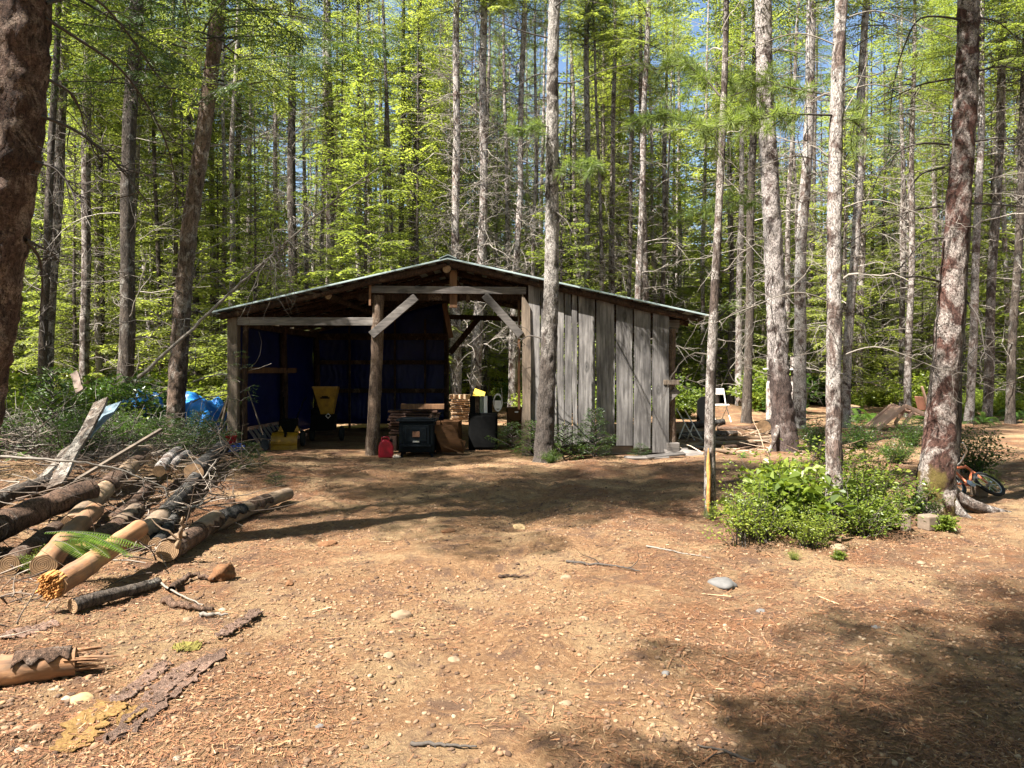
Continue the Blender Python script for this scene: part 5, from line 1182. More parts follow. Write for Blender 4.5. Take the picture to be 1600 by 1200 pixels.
for i, (px, py, wp, m, fl, lb) in enumerate([
    (1127, 908, 38, ROCKG, .5, 'round grey stone in the dirt below the bush, largest stone'), (627, 966, 34, ROCKP, .45, 'pale angular stone in the sunny dirt left of centre'), (128, 1088, 40, ROCKY, .3, 'long flat yellow stone in the lower left foreground'),
    (26, 1137, 20, ROCKP, .5, 'pale stone at the lower left edge'), (55, 1137, 24, ROCKP, .45, 'whitish stone second from the lower left edge'), (33, 1163, 20, ROCKW, .4, 'white stone below the two pale ones, lower left'),
    (104, 1086, 14, ROCKW, .5, 'small white stone left of the flat yellow one'), (256, 1026, 15, ROCKP, .6, 'small round stone above the bark strips'), (292, 968, 17, ROCKP, .5, 'tan stone beside the silver grey stick'),
    (347, 951, 15, ROCKW, .5, 'white pebble right of the reddish branch'), (276, 1182, 12, ROCKW, .6, 'white pebble at the bottom left by the moss'), (710, 1028, 26, ROCKP, .4, 'pale half buried stone in the centre foreground'),
    (606, 1028, 20, ROCKP, .5, 'tan stone left of the half buried one'), (812, 818, 22, ROCKY, .5, 'tan stone on the dirt in the middle distance'), (884, 905, 18, ROCKP, .5, 'pale stone right of the centre of the clearing'),
    (1310, 862, 22, ROCKP, .7, 'pale rounded stone just in front of the bush'), (1188, 950, 14, ROCKG, .5, 'small grey stone below the round grey one'), (912, 978, 14, ROCKP, .5, 'little pale stone in the middle foreground'),
    (1040, 1055, 16, ROCKG, .5, 'grey stone at the edge of the lower right shadow'), (884, 1105, 22, ROCKP, .5, 'pale stone in the lower centre of the dirt'), (456, 1058, 14, ROCKP, .5, 'small pale stone left of the centre foreground'),
    (500, 1125, 16, ROCKG, .5, 'grey stone in the bottom left of centre'), (840, 1050, 15, ROCKP, .5, 'small tan stone above the lower centre one'), (1368, 978, 12, ROCKG, .5, 'small stone in the shade at the right'),
    (452, 915, 16, CLOD, .6, 'dark clod right of the root clump'), (512, 850, 26, CLOD, .4, 'brown clod on the dirt near the log end'), (1185, 1060, 20, CLOD, .5, 'dark clod in the lower right shadow'), (700, 830, 20, CLOD, .4, 'brown clod in the middle of the track'),
    (1220, 1195, 22, ROCKP, .5, 'pale stone at the bottom edge right of centre'), (1440, 880, 16, ROCKP, .5, 'pale stone right of the bush in half shade')]):
    stone(lb, px, py, wp, m, i * 1.7 + 2, fl)
# concrete blocks near the bush
BLK = plain('concrete', (.16, .12, .09), .9, 0, .2, 25, .3)
for (px, py, w_, h_, rz, lb) in [(1452, 822, .17, .15, .3, 'squarish tan concrete block at the foot of the big mossy trunk'), (1413, 826, .10, .16, -.3, 'narrow upright tan block at the right end of the bush'), (1530, 778, .14, .13, .2, 'pale block between the big trunk and the bicycle'), (1397, 812, .08, .20, -.1, 'thin leaning tan slab behind the narrow block')]:
    p = G(px, py); tag(solid('concrete_block', lb, 'block', lambda m: m.box((0, 0, h_ / 2), (w_, .15, h_)), BLK, p, rz, bevel=.015), None)
# bark strips with moss in the foreground
STRIP = bark('bark_strip', (.11, .065, .045), (.30, .19, .14), (.40, .28, .22), .3, plates=1.6)
def strip(label, pts, w, seed, mat=STRIP, name='bark_strip', cat='bark', h=.010):
    n = 46; r = random.Random(seed); P3 = [G(a, b) for a, b in pts]; k = len(P3); vv = []; m = 7
    for i in range(n):
        t = i / (n - 1) * (k - 1); j = min(k - 2, int(t)); c = P3[j].lerp(P3[j + 1], t - j); d = (P3[j + 1] - P3[j]).normalized(); sx = Vector((d.y, -d.x, 0))
        e0 = 1 + .7 * mnoise.noise(Vector((i * .23, seed, 0))); e1 = 1 + .7 * mnoise.noise(Vector((i * .31, seed, 7)))
        ta = min(1, i / 4, (n - 1 - i) / 4) * .7 + .3
        for q in range(m):
            s = (q / (m - 1) - .5) * w * ta * (e0 if q < m / 2 else e1); p = c + sx * s; p.z = g1(p.x, p.y) + h + .010 * mnoise.noise(Vector((i * .5, q * 1.4, seed))) + .008 * (abs(q - 3) / 3)
            vv.append(p)
    fs = [(i * m + q, i * m + q + 1, (i + 1) * m + q + 1, (i + 1) * m + q) for i in range(n - 1) for q in range(m - 1) if mnoise.noise(Vector((i * .28, q * 1.9, seed + 3))) > -.30]
    mb = MB(); mb.add(vv, fs); o = mb.build(name, mat, None, False, origin=P3[0]); o.modifiers.new('s', 'SOLIDIFY').thickness = .006; return tag(o, label, cat)
strip('long peeled bark strip lying diagonally in the lower left foreground', [(168, 1160), (230, 1110), (280, 1075), (352, 1018)], .11, 1)
strip('shorter bark strip above the long one', [(178, 1098), (225, 1062), (262, 1036)], .10, 2)
strip('crumbling bark bits between the two long strips', [(235, 1100), (262, 1068), (305, 1040)], .12, 8)
strip('curled dark bark strip on the dirt below the grey stick', [(340, 1000), (372, 984), (405, 958)], .09, 3, h=.03)
strip('flat bark piece at the left edge below the broken orange log', [(0, 1000), (50, 985), (90, 975)], .14, 4)
MOSS = plain('ochre_moss', (.16, .095, .035), .95, 0, .4, 60, 1.0)
strip('ochre moss patch on the dirt at the bottom left', [(105, 1168), (140, 1125), (190, 1098)], .16, 5, MOSS, 'moss_patch', 'moss', .006)
strip('small ochre moss tuft between the bark strips', [(185, 1130), (215, 1110), (222, 1106)], .07, 6, MOSS, 'moss_patch', 'moss', .010)
strip('faint green moss spot above the bark strips', [(270, 1012), (292, 1008), (310, 1012)], .10, 7, plain('olive_moss', (.13, .11, .03), .95, 0, .4, 60, 1.0), 'moss_patch', 'moss', .006)
# ------------------------------------------------------------------ blue tarps behind the pile
def heap(label, c, sx, sy, h, mat, seed, name='tarp'):
    n = 30; vv = []
    for j in range(n):
        for i in range(n):
            u = i / (n - 1) * 2 - 1; v = j / (n - 1) * 2 - 1; x = c.x + u * sx; y = c.y + v * sy
            z = g1(x, y) + h * max(0, (1 - u ** 4) * (1 - v ** 4)) ** .6 * (1 + .35 * mnoise.noise(Vector((u * 2.2, v * 2.2, seed)))) + .05 * mnoise.noise(Vector((u * 7, v * 6, seed))) + .01
            vv.append((x, y, z))
    mb = MB(); mb.add(vv, [(j * n + i, j * n + i + 1, (j + 1) * n + i + 1, (j + 1) * n + i) for j in range(n - 1) for i in range(n - 1)]); o = mb.build(name, mat, None, True, origin=c); return tag(o, label, 'tarp')
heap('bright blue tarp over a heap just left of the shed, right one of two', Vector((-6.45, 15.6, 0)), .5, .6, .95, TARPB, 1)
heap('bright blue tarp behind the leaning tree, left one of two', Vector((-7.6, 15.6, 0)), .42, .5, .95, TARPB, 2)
# ------------------------------------------------------------------ things on the right
def XF(px, Y): return (px - 800) / F * Y
Y = 19.6; loc = Vector((XF(1405, Y), Y, g1(XF(1405, Y), Y)))
t = thing('lounge_chair', 'tan plastic lounge chair tipped with its back raised, beyond the big mossy trunk', 'lounge chair', loc, .12)
LOUN = plain('tan_plastic', (.40, .25, .18), .5, 0, .12, 8, .05)
pf = [(-.78, .02), (-.02, .62), (.15, .55), (.42, .44), (.62, .40), (.9, .36)]
def ext(m, poly, y0, y1, th):
    for i in range(len(poly) - 1):
        a, b = poly[i], poly[i + 1]; m.beam((a[0], (y0 + y1) / 2, a[1]), (b[0], (y0 + y1) / 2, b[1]), abs(y1 - y0), th)
for s in (-.3, .24): part('side_rail', LOUN, t, lambda m: ext(m, pf, s, s + .06, .10), .012)
part('seat_panel', LOUN, t, lambda m: ext(m, [(-.72, .06), (-.05, .58)], -.24, .24, .02), .004)
for i in range(4): part('seat_slat', LOUN, t, lambda m: m.beam((.12 + i * .14, -.24, .57 - i * .055), (.12 + i * .14, .24, .57 - i * .055), .10, .025))
part('back_rest', LOUN, t, lambda m: ext(m, [(.66, .40), (.58, .72), (.44, 1.12)], -.30, -.24, .045), .01)
part('back_panel', plain('orange_plastic', (.22, .10, .065), .5, 0, .1), t, lambda m: ext(m, [(.60, .50), (.50, .85)], -.24, .1, .03), .01)
part('leg', LOUN, t, lambda m: ext(m, [(.22, .5), (-.05, .14), (.05, .04), (.75, .03)], -.3, -.22, .07), .012)
part('leg', LOUN, t, lambda m: ext(m, [(.30, .5), (.05, .14), (.15, .04), (.75, .03)], .2, .28, .07), .012)
# folding chair standing
def fold_chair(label, px, Y, rz, tip=0.0):
    loc = Vector((XF(px, Y), Y, g1(XF(px, Y), Y))); t = thing('folding_chair', label, 'chair', loc, rz); t.rotation_euler = (tip, 0, rz)
    WP = plain('white_resin', (.74, .70, .66), .5, 0, .06, 8, .02)
    part('backrest', WP, t, lambda m: m.box((0, .16, .80), (.42, .03, .17)), .02); part('seat', WP, t, lambda m: m.box((0, 0, .45), (.40, .38, .03)), .01)
    for s in (-.22, .22):
        part('leg', WP, t, lambda m: m.tube([(s, .17, .88), (s, .05, .45), (s, -.22, 0)], .013, 7)); part('leg', WP, t, lambda m: m.tube([(s * .9, -.12, .47), (s * .9, .26, 0)], .012, 7))
    return t
fold_chair('white folding chair standing by the fire ring right of the shed', 1124, 20.2, .25)
Y = 16.2; loc = Vector((XF(1085, Y), Y, g1(XF(1085, Y), Y)))
t = thing('trestle', 'thin pale crossed legs of a folding stand beside the shed corner post', 'stand', loc, .3)
for a, b in (((-.24, 0, .72), (.22, 0, 0)), ((-.02, 0, .40), (-.20, .0, 0)), ((-.24, .35, .72), (.22, .35, 0)), ((-.02, .35, .40), (-.20, .35, 0))): part('leg', WHITE, t, lambda m: m.tube([a, b], .014, 7))
part('cross_bar', WHITE, t, lambda m: m.tube([(-.1, 0, .5), (-.1, .35, .5)], .012, 7))
Y = 19.3; loc = Vector((XF(1099, Y), Y, g1(XF(1099, Y), Y)))
o = solid('black_chair_back', 'black rounded chair back standing left of the white folding chair', 'chair', lambda m: m.prism([(-.17, 0), (.14, 0), (.13, .62), (.06, .70), (-.06, .70), (-.15, .6)], -.03, .03), BLACK, loc, -.2, bevel=.02)
# cedar posts with capped tops behind the stout trunk
for px, lb in ((1203, 'left one of two notched posts with white caps, behind the stout dark-footed trunk'), (1240, 'right one of two notched posts with white caps, behind the stout dark-footed trunk')):
    Y = 20.5; loc = Vector((XF(px, Y), Y, g1(XF(px, Y), Y))); t = thing('notched_post', lb, 'post', loc)
    part('shaft', BARK_PALE, t, lambda m: m.tube([(0, 0, -.1), (0, 0, 1.15), (0, 0, 1.25)], [.11, .10, .05], 10), smooth=True)
    part('neck', BARK_DARK, t, lambda m: m.tube([(0, 0, 1.2), (0, 0, 1.52)], [.07, .07], 9)); part('cap_board', WHITE, t, lambda m: m.box((0, 0, 1.54), (.30, .24, .03)), .004); part('upper_block', BARK_PALE, t, lambda m: m.tube([(0, 0, 1.56), (0, 0, 1.9)], [.085, .08], 9))
# stump, round log, ground logs
def hlog(label, p1, y1, p2, y2, r, mat, seed, zz=None):
    a = Vector((XF(p1, y1), y1, g1(XF(p1, y1), y1) + r * .8)); b = Vector((XF(p2, y2), y2, g1(XF(p2, y2), y2) + r * .8))
    if zz: a.z += zz; b.z += zz
    return log(label, a, b, r, r * .9, mat, seed)
hlog('fat mossy log end lying left of the stout dark-footed trunk', 1192, 17.5, 1250, 19.0, .20, BARK_DARK, 20)
for i, (a, ya, b, yb, r, m, lb) in enumerate([(1060, 16.8, 1150, 17.2, .09, BARK_DARK, 'dark log on the ground behind the pale crossed stand'), (1115, 16.2, 1215, 16.6, .06, DEBARK, 'grey pole on the ground right of the slender tree'), (1100, 15.3, 1200, 15.9, .07, DEBARK, 'barkless pole in front of the grey pole at the right of the shed'),
        (1120, 18.3, 1205, 18.0, .06, LOGBARK, 'thin log below the white folding chair'), (1045, 14.7, 1110, 15.5, .06, DEBARK, 'tan split rail at the foot of the shed corner'), (1130, 14.6, 1190, 15.2, .05, LOGBARK, 'short dark pole in the woodscrap right of the slender tree'), (1150, 13.6, 1100, 14.4, .045, DEBARK, 'thin peeled pole nearest in the woodscrap'),
        (1075, 18.6, 1130, 19.0, .10, BARK_CHAR, 'charred log by the black chair back')]):
    hlog(lb, a, ya, b, yb, r, m, 30 + i)
Y = 23; loc = Vector((XF(1328, Y), Y, g1(XF(1328, Y), Y)))
o = log('dark cut stump between the bush tree and the lounge chair', loc + Vector((0, 0, -.1)), loc + Vector((.01, 0, .48)), .40, .36, BARK_DARK, 41, 'stump', cat='stump', rough=.08)
for i, (px, Y, a, L, lb) in enumerate([(1058, 14.0, .3, .5, 'dark scrap board at the foot of the shed corner'), (1075, 13.9, -.4, .55, 'grey offcut leaning by the shed corner post'), (1040, 13.6, .1, .7, 'grey plank scrap on the ground under the grey wall'), (1010, 13.6, -.15, .8, 'long thin plank scrap along the foot of the grey wall'), (1095, 14.6, .6, .4, 'reddish offcut beside the slender tree')]):
    loc = Vector((XF(px, Y), Y, g1(XF(px, Y), Y) + .05)); o = solid('offcut', lb, 'board', lambda m: m.box((0, 0, 0), (L, .16, .03)), WOODGREYX, loc, a, bevel=.004); o.rotation_euler = (.15 + .5 * (i < 2), .12 * math.sin(i * 2), a)
# bicycle on its side
t = thing('bicycle', 'small bicycle with orange frame lying on its side right of the big mossy trunk', 'bicycle', G(1562, 782, .03), 0)
t.rotation_euler = (R(-52), R(4), R(18)); t.scale = (1, 1, 1)
FRM = plain('orange_frame', (.50, .13, .05), .4, 0, .1)
for k, x in enumerate((0, -.62)):
    wq = part('wheel', RUBBER, t, lambda m: m.torus((x, 0, .19), .175, .022, Matrix.Rotation(R(90), 3, 'X'), 32, 8), smooth=True)
    part('rim', CHROME, wq, lambda m: m.torus((x, 0, .19), .15, .007, Matrix.Rotation(R(90), 3, 'X'), 32, 6), smooth=True)
    def spk(m):
        for s in range(14):
            a = s * 2 * math.pi / 14; m.tube([(x, .02 * (-1) ** s, .19), (x + .15 * math.cos(a), 0, .19 + .15 * math.sin(a))], .0022, 4)
        m.tube([(x, -.04, .19), (x, .04, .19)], .018, 8)
    part('spokes', CHROME, wq, spk)
part('frame', FRM, t, lambda m: [m.tube([a, b], .015, 8) for a, b in [((0, 0, .19), (-.12, 0, .50)), ((-.12, 0, .48), (-.38, 0, .44)), ((-.10, 0, .40), (-.34, 0, .16)), ((-.38, 0, .46), (-.34, 0, .16)), ((-.34, 0, .16), (-.62, 0, .19)), ((-.38, 0, .42), (-.62, 0, .19))]], smooth=True)
part('handlebar', CHROME, t, lambda m: m.tube([(-.20, -.24, .66), (-.12, -.16, .60), (-.13, 0, .56), (-.12, .16, .60), (-.20, .24, .66)], .011, 7), smooth=True)
part('saddle', RUBBER, t, lambda m: m.prism([(-.48, .50), (-.30, .51), (-.28, .54), (-.46, .56)], -.05, .05), .015)
part('crank', CHROME, t, lambda m: (m.lathe([(.055, -.005), (.055, .005)], (-.34, -.03, .16), 16, Matrix.Rotation(R(90), 3, 'X')), m.tube([(-.34, -.05, .16), (-.25, -.05, .10)], .008, 5)))

# ------------------------------------------------------------------ leafy plants
def leaf_quads(c, d, upv, L, W, fold=.25):
    """folded ovate leaves as two quads each (n,2,4,3)"""
    d = norm(d); s = norm(np.cross(d, upv)); u = np.cross(s, d)
    L = L[:, None]; W = W[:, None]
    tip = c + d * L - u * L * .12; m1 = c + d * L * .45
    e1 = m1 + s * W * .5 + u * W * fold; e2 = m1 - s * W * .5 + u * W * fold
    m2 = c + d * L * .8
    f1 = m2 + s * W * .30 + u * W * fold * .5 - u * L * .05; f2 = m2 - s * W * .30 + u * W * fold * .5 - u * L * .05
    q = np.stack([np.stack([c, e1, f1, tip], 1), np.stack([c, tip, f2, e2], 1)], 1)
    return q.reshape(-1, 4, 3)
def shrub_mesh(name, seed, H, Rd, ns, nl, L, W, mats, flat=.5, zmin=.12):
    r = rng(seed); tb = []; Q = []
    for i in range(ns):
        az = r.random() * 6.283; lean = r.random() ** .6; p0 = [.12 * Rd * r.normal(), .12 * Rd * r.normal(), -.03]
        hh = H * (1 - .55 * lean ** 2) * (.6 + .5 * r.random()); end = np.array([math.cos(az) * Rd * lean, math.sin(az) * Rd * lean, hh])
        n = 7; t = np.linspace(0, 1, n)[:, None]; pts = np.array(p0) * (1 - t) + end * np.concatenate([t ** 1.1, t ** 1.1, t ** .8], 1) + r.normal(0, .012, (n, 3)); tb.append((pts, .006 * (1 - np.linspace(0, 1, n) * .7)))
        k = nl; u = zmin + (1 - zmin) * r.random(k); j = np.minimum(n - 2, (u * (n - 1)).astype(int)); f = (u * (n - 1) - j)[:, None]
        c = pts[j] * (1 - f) + pts[j + 1] * f
        d = r.normal(0, 1, (k, 3)) * [1, 1, .35] + [math.cos(az) * .3, math.sin(az) * .3, .15]; off = norm(d) * (r.random((k, 1)) ** 1.0) * Rd * .22
        up = np.array([0, 0, 1.0]) + r.normal(0, flat, (k, 3)); sz = .6 + .7 * r.random(k)
        Q.append(leaf_quads(c + off, d, up, L * sz, W * sz))
    T = np.concatenate(Q)
    return foliage_mesh(name, [T], mats, tb)
# Random Per Island needs joined leaves: the two halves share no vertex, fold is small enough to pass
SALAL = [shrub_mesh('leaves', 300 + i, .62, .52, 30, 32, .105, .070, [LEAF, DEADD]) for i in range(2)]
HUCK = [shrub_mesh('leaves', 310 + i, .72, .55, 34, 62, .032, .018, [LEAF, DEADD], .8) for i in range(3)]
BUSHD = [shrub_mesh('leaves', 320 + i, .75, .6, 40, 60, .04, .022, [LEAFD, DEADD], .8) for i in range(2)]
FARB = [shrub_mesh('leaves', 330 + i, 1.3, 1.1, 40, 45, .12, .075, [[LEAF, DEADD], [LEAF, DEADD], [LEAFD, DEADD]][i], .7, .05) for i in range(3)]
def plant(name, label, me, x, y, s=1.0, rz=0.0, group=None, cat='shrub', sz=None):
    o = obj(name, me, None, (x, y, g1(x, y)), (0, 0, rz), (s, s, sz or s)); return tag(o, label, cat, group)
def pp(px, py): p = G(px, py); return p.x, p.y
for i, (px, py, me, s, lb) in enumerate([
    (1195, 845, HUCK[0], .85, 'left lobe of bright bush, small leaved, nearest the slender tree'), (1235, 832, SALAL[0], 1.05, 'broad leaved bright shrub left of the blotched trunk'), (1262, 855, HUCK[1], .62, 'low small leaved shrub in front of the blotched trunk, left side'),
    (1345, 835, HUCK[2], .95, 'yellow green small leaved shrub right of the blotched trunk'), (1372, 822, SALAL[1], .5, 'broad leaved shrub at the right end of the bright bush'), (1165, 838, HUCK[1], .55, 'low fringe shrub at the far left of the bright bush'), (1300, 808, SALAL[1], .72, 'tall broad leaved shrub behind the blotched trunk'), (1225, 805, SALAL[0], .95, 'broad leaved shrub at the back left of the bright bush'),
    (1355, 790, HUCK[0], 1.0, 'taller sprays at the back right of the bright bush'), (1435, 800, BUSHD[0], .5, 'dark low shrub at the left foot of the big mossy trunk'), (1520, 745, BUSHD[1], 1.0, 'olive shrub behind the bicycle beside the big trunk'), (1545, 765, HUCK[0], .4, 'small weed left of the bicycle wheel'),
    (1478, 825, SALAL[0], .28, 'tiny broad leaved sprig at the root of the big trunk'), (1310, 875, SALAL[1], .13, 'tiny seedling in front of the bright bush'), (1240, 872, HUCK[0], .15, 'small tuft on the dirt below the bright bush'), (1112, 812, HUCK[2], .22, 'weedy tuft at the foot of the splintered slender tree'), (860, 722, BUSHD[0], .35, 'low weed at the foot of the tall trunk before the shed'), (60, 905, HUCK[1], .3, 'yellow sprig among the logs at the left edge')]):
    x, y = pp(px, py); plant('bush', lb, me, x, y, s, i * 1.9)
SPRAY = [shrub_mesh('leaves', 340 + i, .95, .75, 15, 34, .05, .030, [LEAF, DEADD], .7, .25) for i in range(3)]
for i, (px, py, s, lb) in enumerate([(1160, 852, .62, 'straggly shoots at the left rim of the bright bush'), (1215, 815, 1.0, 'long loose shoots rising from the left half of the bright bush'), (1268, 800, 1.1, 'loose shoots left behind the blotched trunk'), (1335, 800, .9, 'long arching shoots right behind the blotched trunk'), (1390, 812, .8, 'loose shoots at the right rim of the bright bush')]):
    x, y = pp(px, py); plant('bush', lb, SPRAY[i % 3], x, y, s, i * 2.1)
# dark firs and shrubs at the foot of the shed wall
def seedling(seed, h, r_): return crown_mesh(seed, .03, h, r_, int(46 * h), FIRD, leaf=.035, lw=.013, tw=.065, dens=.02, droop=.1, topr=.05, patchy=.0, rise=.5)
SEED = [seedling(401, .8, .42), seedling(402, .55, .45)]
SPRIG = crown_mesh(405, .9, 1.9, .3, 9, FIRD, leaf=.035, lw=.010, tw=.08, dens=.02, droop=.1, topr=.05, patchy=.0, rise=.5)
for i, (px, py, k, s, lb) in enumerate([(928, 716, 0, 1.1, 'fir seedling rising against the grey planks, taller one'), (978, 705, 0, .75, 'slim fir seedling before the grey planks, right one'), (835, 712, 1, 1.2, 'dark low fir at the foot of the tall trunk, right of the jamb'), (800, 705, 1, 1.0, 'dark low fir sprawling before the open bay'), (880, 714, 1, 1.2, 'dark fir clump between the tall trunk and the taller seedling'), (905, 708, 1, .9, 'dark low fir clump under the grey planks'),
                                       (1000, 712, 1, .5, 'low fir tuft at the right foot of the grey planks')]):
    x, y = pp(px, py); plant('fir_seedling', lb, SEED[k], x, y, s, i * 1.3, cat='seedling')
x, y = P(385, 640, 13.3).x, 13.3
plant('fir_seedling', 'thin sparse fir sprig before the blue tarp at the left bay', SPRIG, -4.75, 13.2, 1, 1, cat='seedling')
# bright seedling seen beyond the opening
plant('sunlit_bush', 'bright yellow green bush seen through the shed opening right of the cabinet', FARB[0], .45, 23.2, .7, 1)
# sword ferns
def frond(o, az, L, rise, droop, r, W=.09, step=.02):
    n = int(L / step); t = (np.arange(n) + .5) / n
    d = np.array([math.cos(az) * math.cos(rise), math.sin(az) * math.cos(rise), math.sin(rise)]); pos = o + d * L * t[:, None] + np.array([0, 0, -1.0]) * (droop * L * t ** 2)[:, None]
    side = np.array([-math.sin(az), math.cos(az), 0]); out = []
    tang = norm(d + np.array([0, 0, -1.0]) * (2 * droop * t)[:, None]); ln = W * np.sin(np.pi * np.clip(t * .9 + .08, 0, 1)) ** .7 * (1 - .35 * t)
    for s in (-1, 1):
        dd = norm(side * s + tang * .35 + [0, 0, -.15]); c = pos; wd = tang * step * .27
        out.append(np.stack([c - wd, c + wd, c + dd * ln[:, None] * .6 + wd * .8, c + dd * ln[:, None]], 1))
    return np.concatenate(out), (pos[::max(1, n // 6)], np.linspace(.004, .0015, len(pos[::max(1, n // 6)])))
def fern_mesh(seed, n, L, W=.09):
    r = rng(seed); Ts = []; tb = []
    for i in range(n):
        T, b = frond(np.array([0, 0, .02]), i * 2.4 + r.random(), L * (.7 + .5 * r.random()), .5 + .7 * r.random(), .45 + .4 * r.random(), r, W); Ts.append(T); tb.append(b)
    return foliage_mesh('fronds', Ts, [FERNM, DEADD], tb)
FERN = [fern_mesh(501, 14, .75), fern_mesh(502, 10, .6)]
r = rng(9); Ts = []; tb = []
for (a, b, c, d, L) in [(70, 832, -.05, .22, .66), (92, 838, -.22, .30, .62), (105, 832, -.35, .34, .58), (110, 842, -.5, .3, .46), (125, 840, -.10, .24, .5), (85, 845, -.55, .35, .46), (95, 846, .15, .25, .5)]:
    T, q = frond(np.array(P(a, b, 5.45)), c, L, .12, d, r, .10, .018); Ts.append(T); tb.append(q)
o = obj('fern', foliage_mesh('fern', Ts, [FERNM, DEADD], tb)); tag(o, 'green fern fronds draped over the logs at the left', 'fern')
# ------------------------------------------------------------------ undergrowth
UN = ['leafy shrub of the undergrowth left of the shed', 'leafy shrub of the undergrowth beyond the shed', 'leafy shrub of the undergrowth at the right']
UG = ['undergrowth shrubs left of the shed', 'undergrowth shrubs beyond the shed', 'undergrowth shrubs at the right']
rr = random.Random(77); cnt = 0
def openright(x, y): return x > 3.2 and y < 21 and not (y > 19.5 and x < 5.2 and False)
for it in range(9000):
    if cnt >= 250: break
    y = 14 + 36 * rr.random() ** 1.1; hw = y * .70 + 1; x = rr.uniform(-hw, hw)
    if -6.4 < x < 4.2 and y < 21.8: continue
    if x > -6.4 and x < 3 and y < 21.8: continue
    if -3.4 < x < .2 and y < 27: continue
    if x > 3 and y < 22.5 + .6 * (x > 8): continue
    if x > 11 and 16 < y < 26: continue
    z = zone(x, y); k = rr.choice([0, 0, 1, 1, 2]) if x > -9 else rr.choice([0, 1, 2, 2])
    lb, gp = lab('leafy undergrowth shrub', x, y, (21, 28, 38), ('nearest', 'second row', 'deep', 'farthest')); plant('undergrowth_shrub', lb, FARB[k], x, y, rr.uniform(.6, 1.3) * (.8 if y < 19 else 1), rr.random() * 6, gp); cnt += 1
# low ferns and shrubs at the right clearing edge
for i in range(16):
    px = rr.uniform(1340, 1600); Y = rr.uniform(21.5, 24.5); plant('undergrowth_fern', 'sword fern at the far edge of the sunny track behind the lounge chair', FERN[i % 2], XF(px, Y), Y, rr.uniform(1.1, 1.7), i, 'ferns behind the lounge chair', 'fern')
for i, (px, Y, k, s) in enumerate([(1270, 15.5, 0, .8), (1310, 16.5, 1, .9), (1345, 15.0, 0, .9), (1385, 14.2, 1, .8), (1290, 12.6, 0, .7), (1350, 12.8, 1, .8), (1400, 12.5, 0, .7), (1160, 13.2, 1, .5), (1425, 15.5, 1, .8)]):
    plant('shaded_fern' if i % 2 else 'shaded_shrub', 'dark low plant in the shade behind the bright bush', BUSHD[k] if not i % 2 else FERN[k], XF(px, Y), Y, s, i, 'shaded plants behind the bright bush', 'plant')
# left brush behind and around the pile
for i, (px, Y) in enumerate([(205, 13.6), (235, 13.4), (262, 13.9), (290, 13.5), (318, 13.8), (338, 13.3), (180, 13.2), (250, 12.4), (310, 12.2)]):
    plant('brush_fir', 'small dark fir in front of the blue tarps', SEED[i % 2], XF(px, Y), Y, 1.15 if i % 2 else .95, i, 'small firs before the blue tarps', 'tree')
r = rng(91); tw = []
for i in range(90):
    az = r.random() * 6.28; tw.append(curl([.35 * r.normal(), .35 * r.normal(), 0], [math.cos(az) * .8, math.sin(az) * .8, .5 + r.random()], .5 + .8 * r.random(), r, .009, 9, .25, -.10))
    for k in range(3): tw.append(curl(tw[-1 - k][0][r.integers(2, 7)], r.normal(0, 1, 3), .15 + .35 * r.random(), r, .004, 6, .35, -.05))
V, Fc = np_tubes(tw, 4); TWIGB = mesh_np('twigs', V, Fc, DEAD)
for i in range(26):
    x = rr.uniform(-9.5, -5.2); y = rr.uniform(9.6, 14.5)
    if -x / y > .74 or (x > -5.9 and y > 12) or x > -4.4 - .1 * y: continue
    plant('dead_bush', 'leafless grey bush in the tangle behind the log pile', TWIGB, x, y, rr.uniform(.7, 1.15), i * 1.1, 'leafless bushes behind the log pile', 'dead bush')
for i in range(44):
    if i % 5 == 1: rr.random(); continue
    x = rr.uniform(-11.5, -6.0); y = rr.uniform(10.5, 17.0) if i % 3 else rr.uniform(8.6, 11)
    if x > -6.9 and y > 14.2: continue
    if -x / y > .74: continue
    if i % 2: plant('brush_shrub', 'shaded shrub in the tangle behind the log pile', BUSHD[i % 2] if i % 4 else FARB[2], x, y, rr.uniform(.7, 1.1) * (1.0 if i % 4 else .6), i, 'shrubs behind the log pile')
    else: plant('brush_fir', 'small dark fir in the tangle behind the log pile', SEED[0], x, y, rr.uniform(1.2, 1.9), i, 'small firs behind the log pile', 'tree')
for i, (px, py, s) in enumerate([(15, 735, .8), (30, 760, .7), (18, 690, 1.0), (60, 690, .9), (405, 745, .45), (430, 765, .35), (380, 750, .5), (395, 725, .5), (350, 705, .6)]):
    x, y = pp(px, py); plant('pile_edge_plant', 'sparse plant at the %s of the log pile' % ('left edge' if px < 100 else 'right end'), (SEED[1] if px > 100 else FERN[i % 2]), x, y, s, i, 'plants at the %s of the log pile' % ('left edge' if px < 100 else 'right end'), 'plant')
# tangle of dead brush round the pile (nobody could count the twigs)
r = rng(55); tb = []
for i in range(2500):
    y = 4.4 + 9.1 * r.random() ** 1.3; x = r.uniform(-8.4, -2.6)
    if x > -2.55 - .20 * max(0, y - 5) + (.15 if y > 8 else 0): continue
    if y < 5.6 and x > -3.0: continue
    if y > 11.3 and x > -5.7: continue
    z = g1(x, y) + .05 + .35 * r.random() * min(1, (y - 5) / 4); tb.append(curl([x, y, z], r.normal(0, 1, 3) * [1, 1, .3], .12 + .75 * r.random() ** 2 * (1.4 if y > 7 else .7), r, .003 + .007 * r.random(), 6, .13, -.01))
V, Fc = np_tubes(tb, 4); tag(obj('dead_brush', mesh_np('dead_brush', V, Fc, island('brush_twigs', [(0, (.03, .02, .015)), (.6, (.11, .075, .052)), (1, (.28, .235, .19))], .9, 0))), 'tangle of dead twigs in and around the log pile', 'brush', kind='stuff')
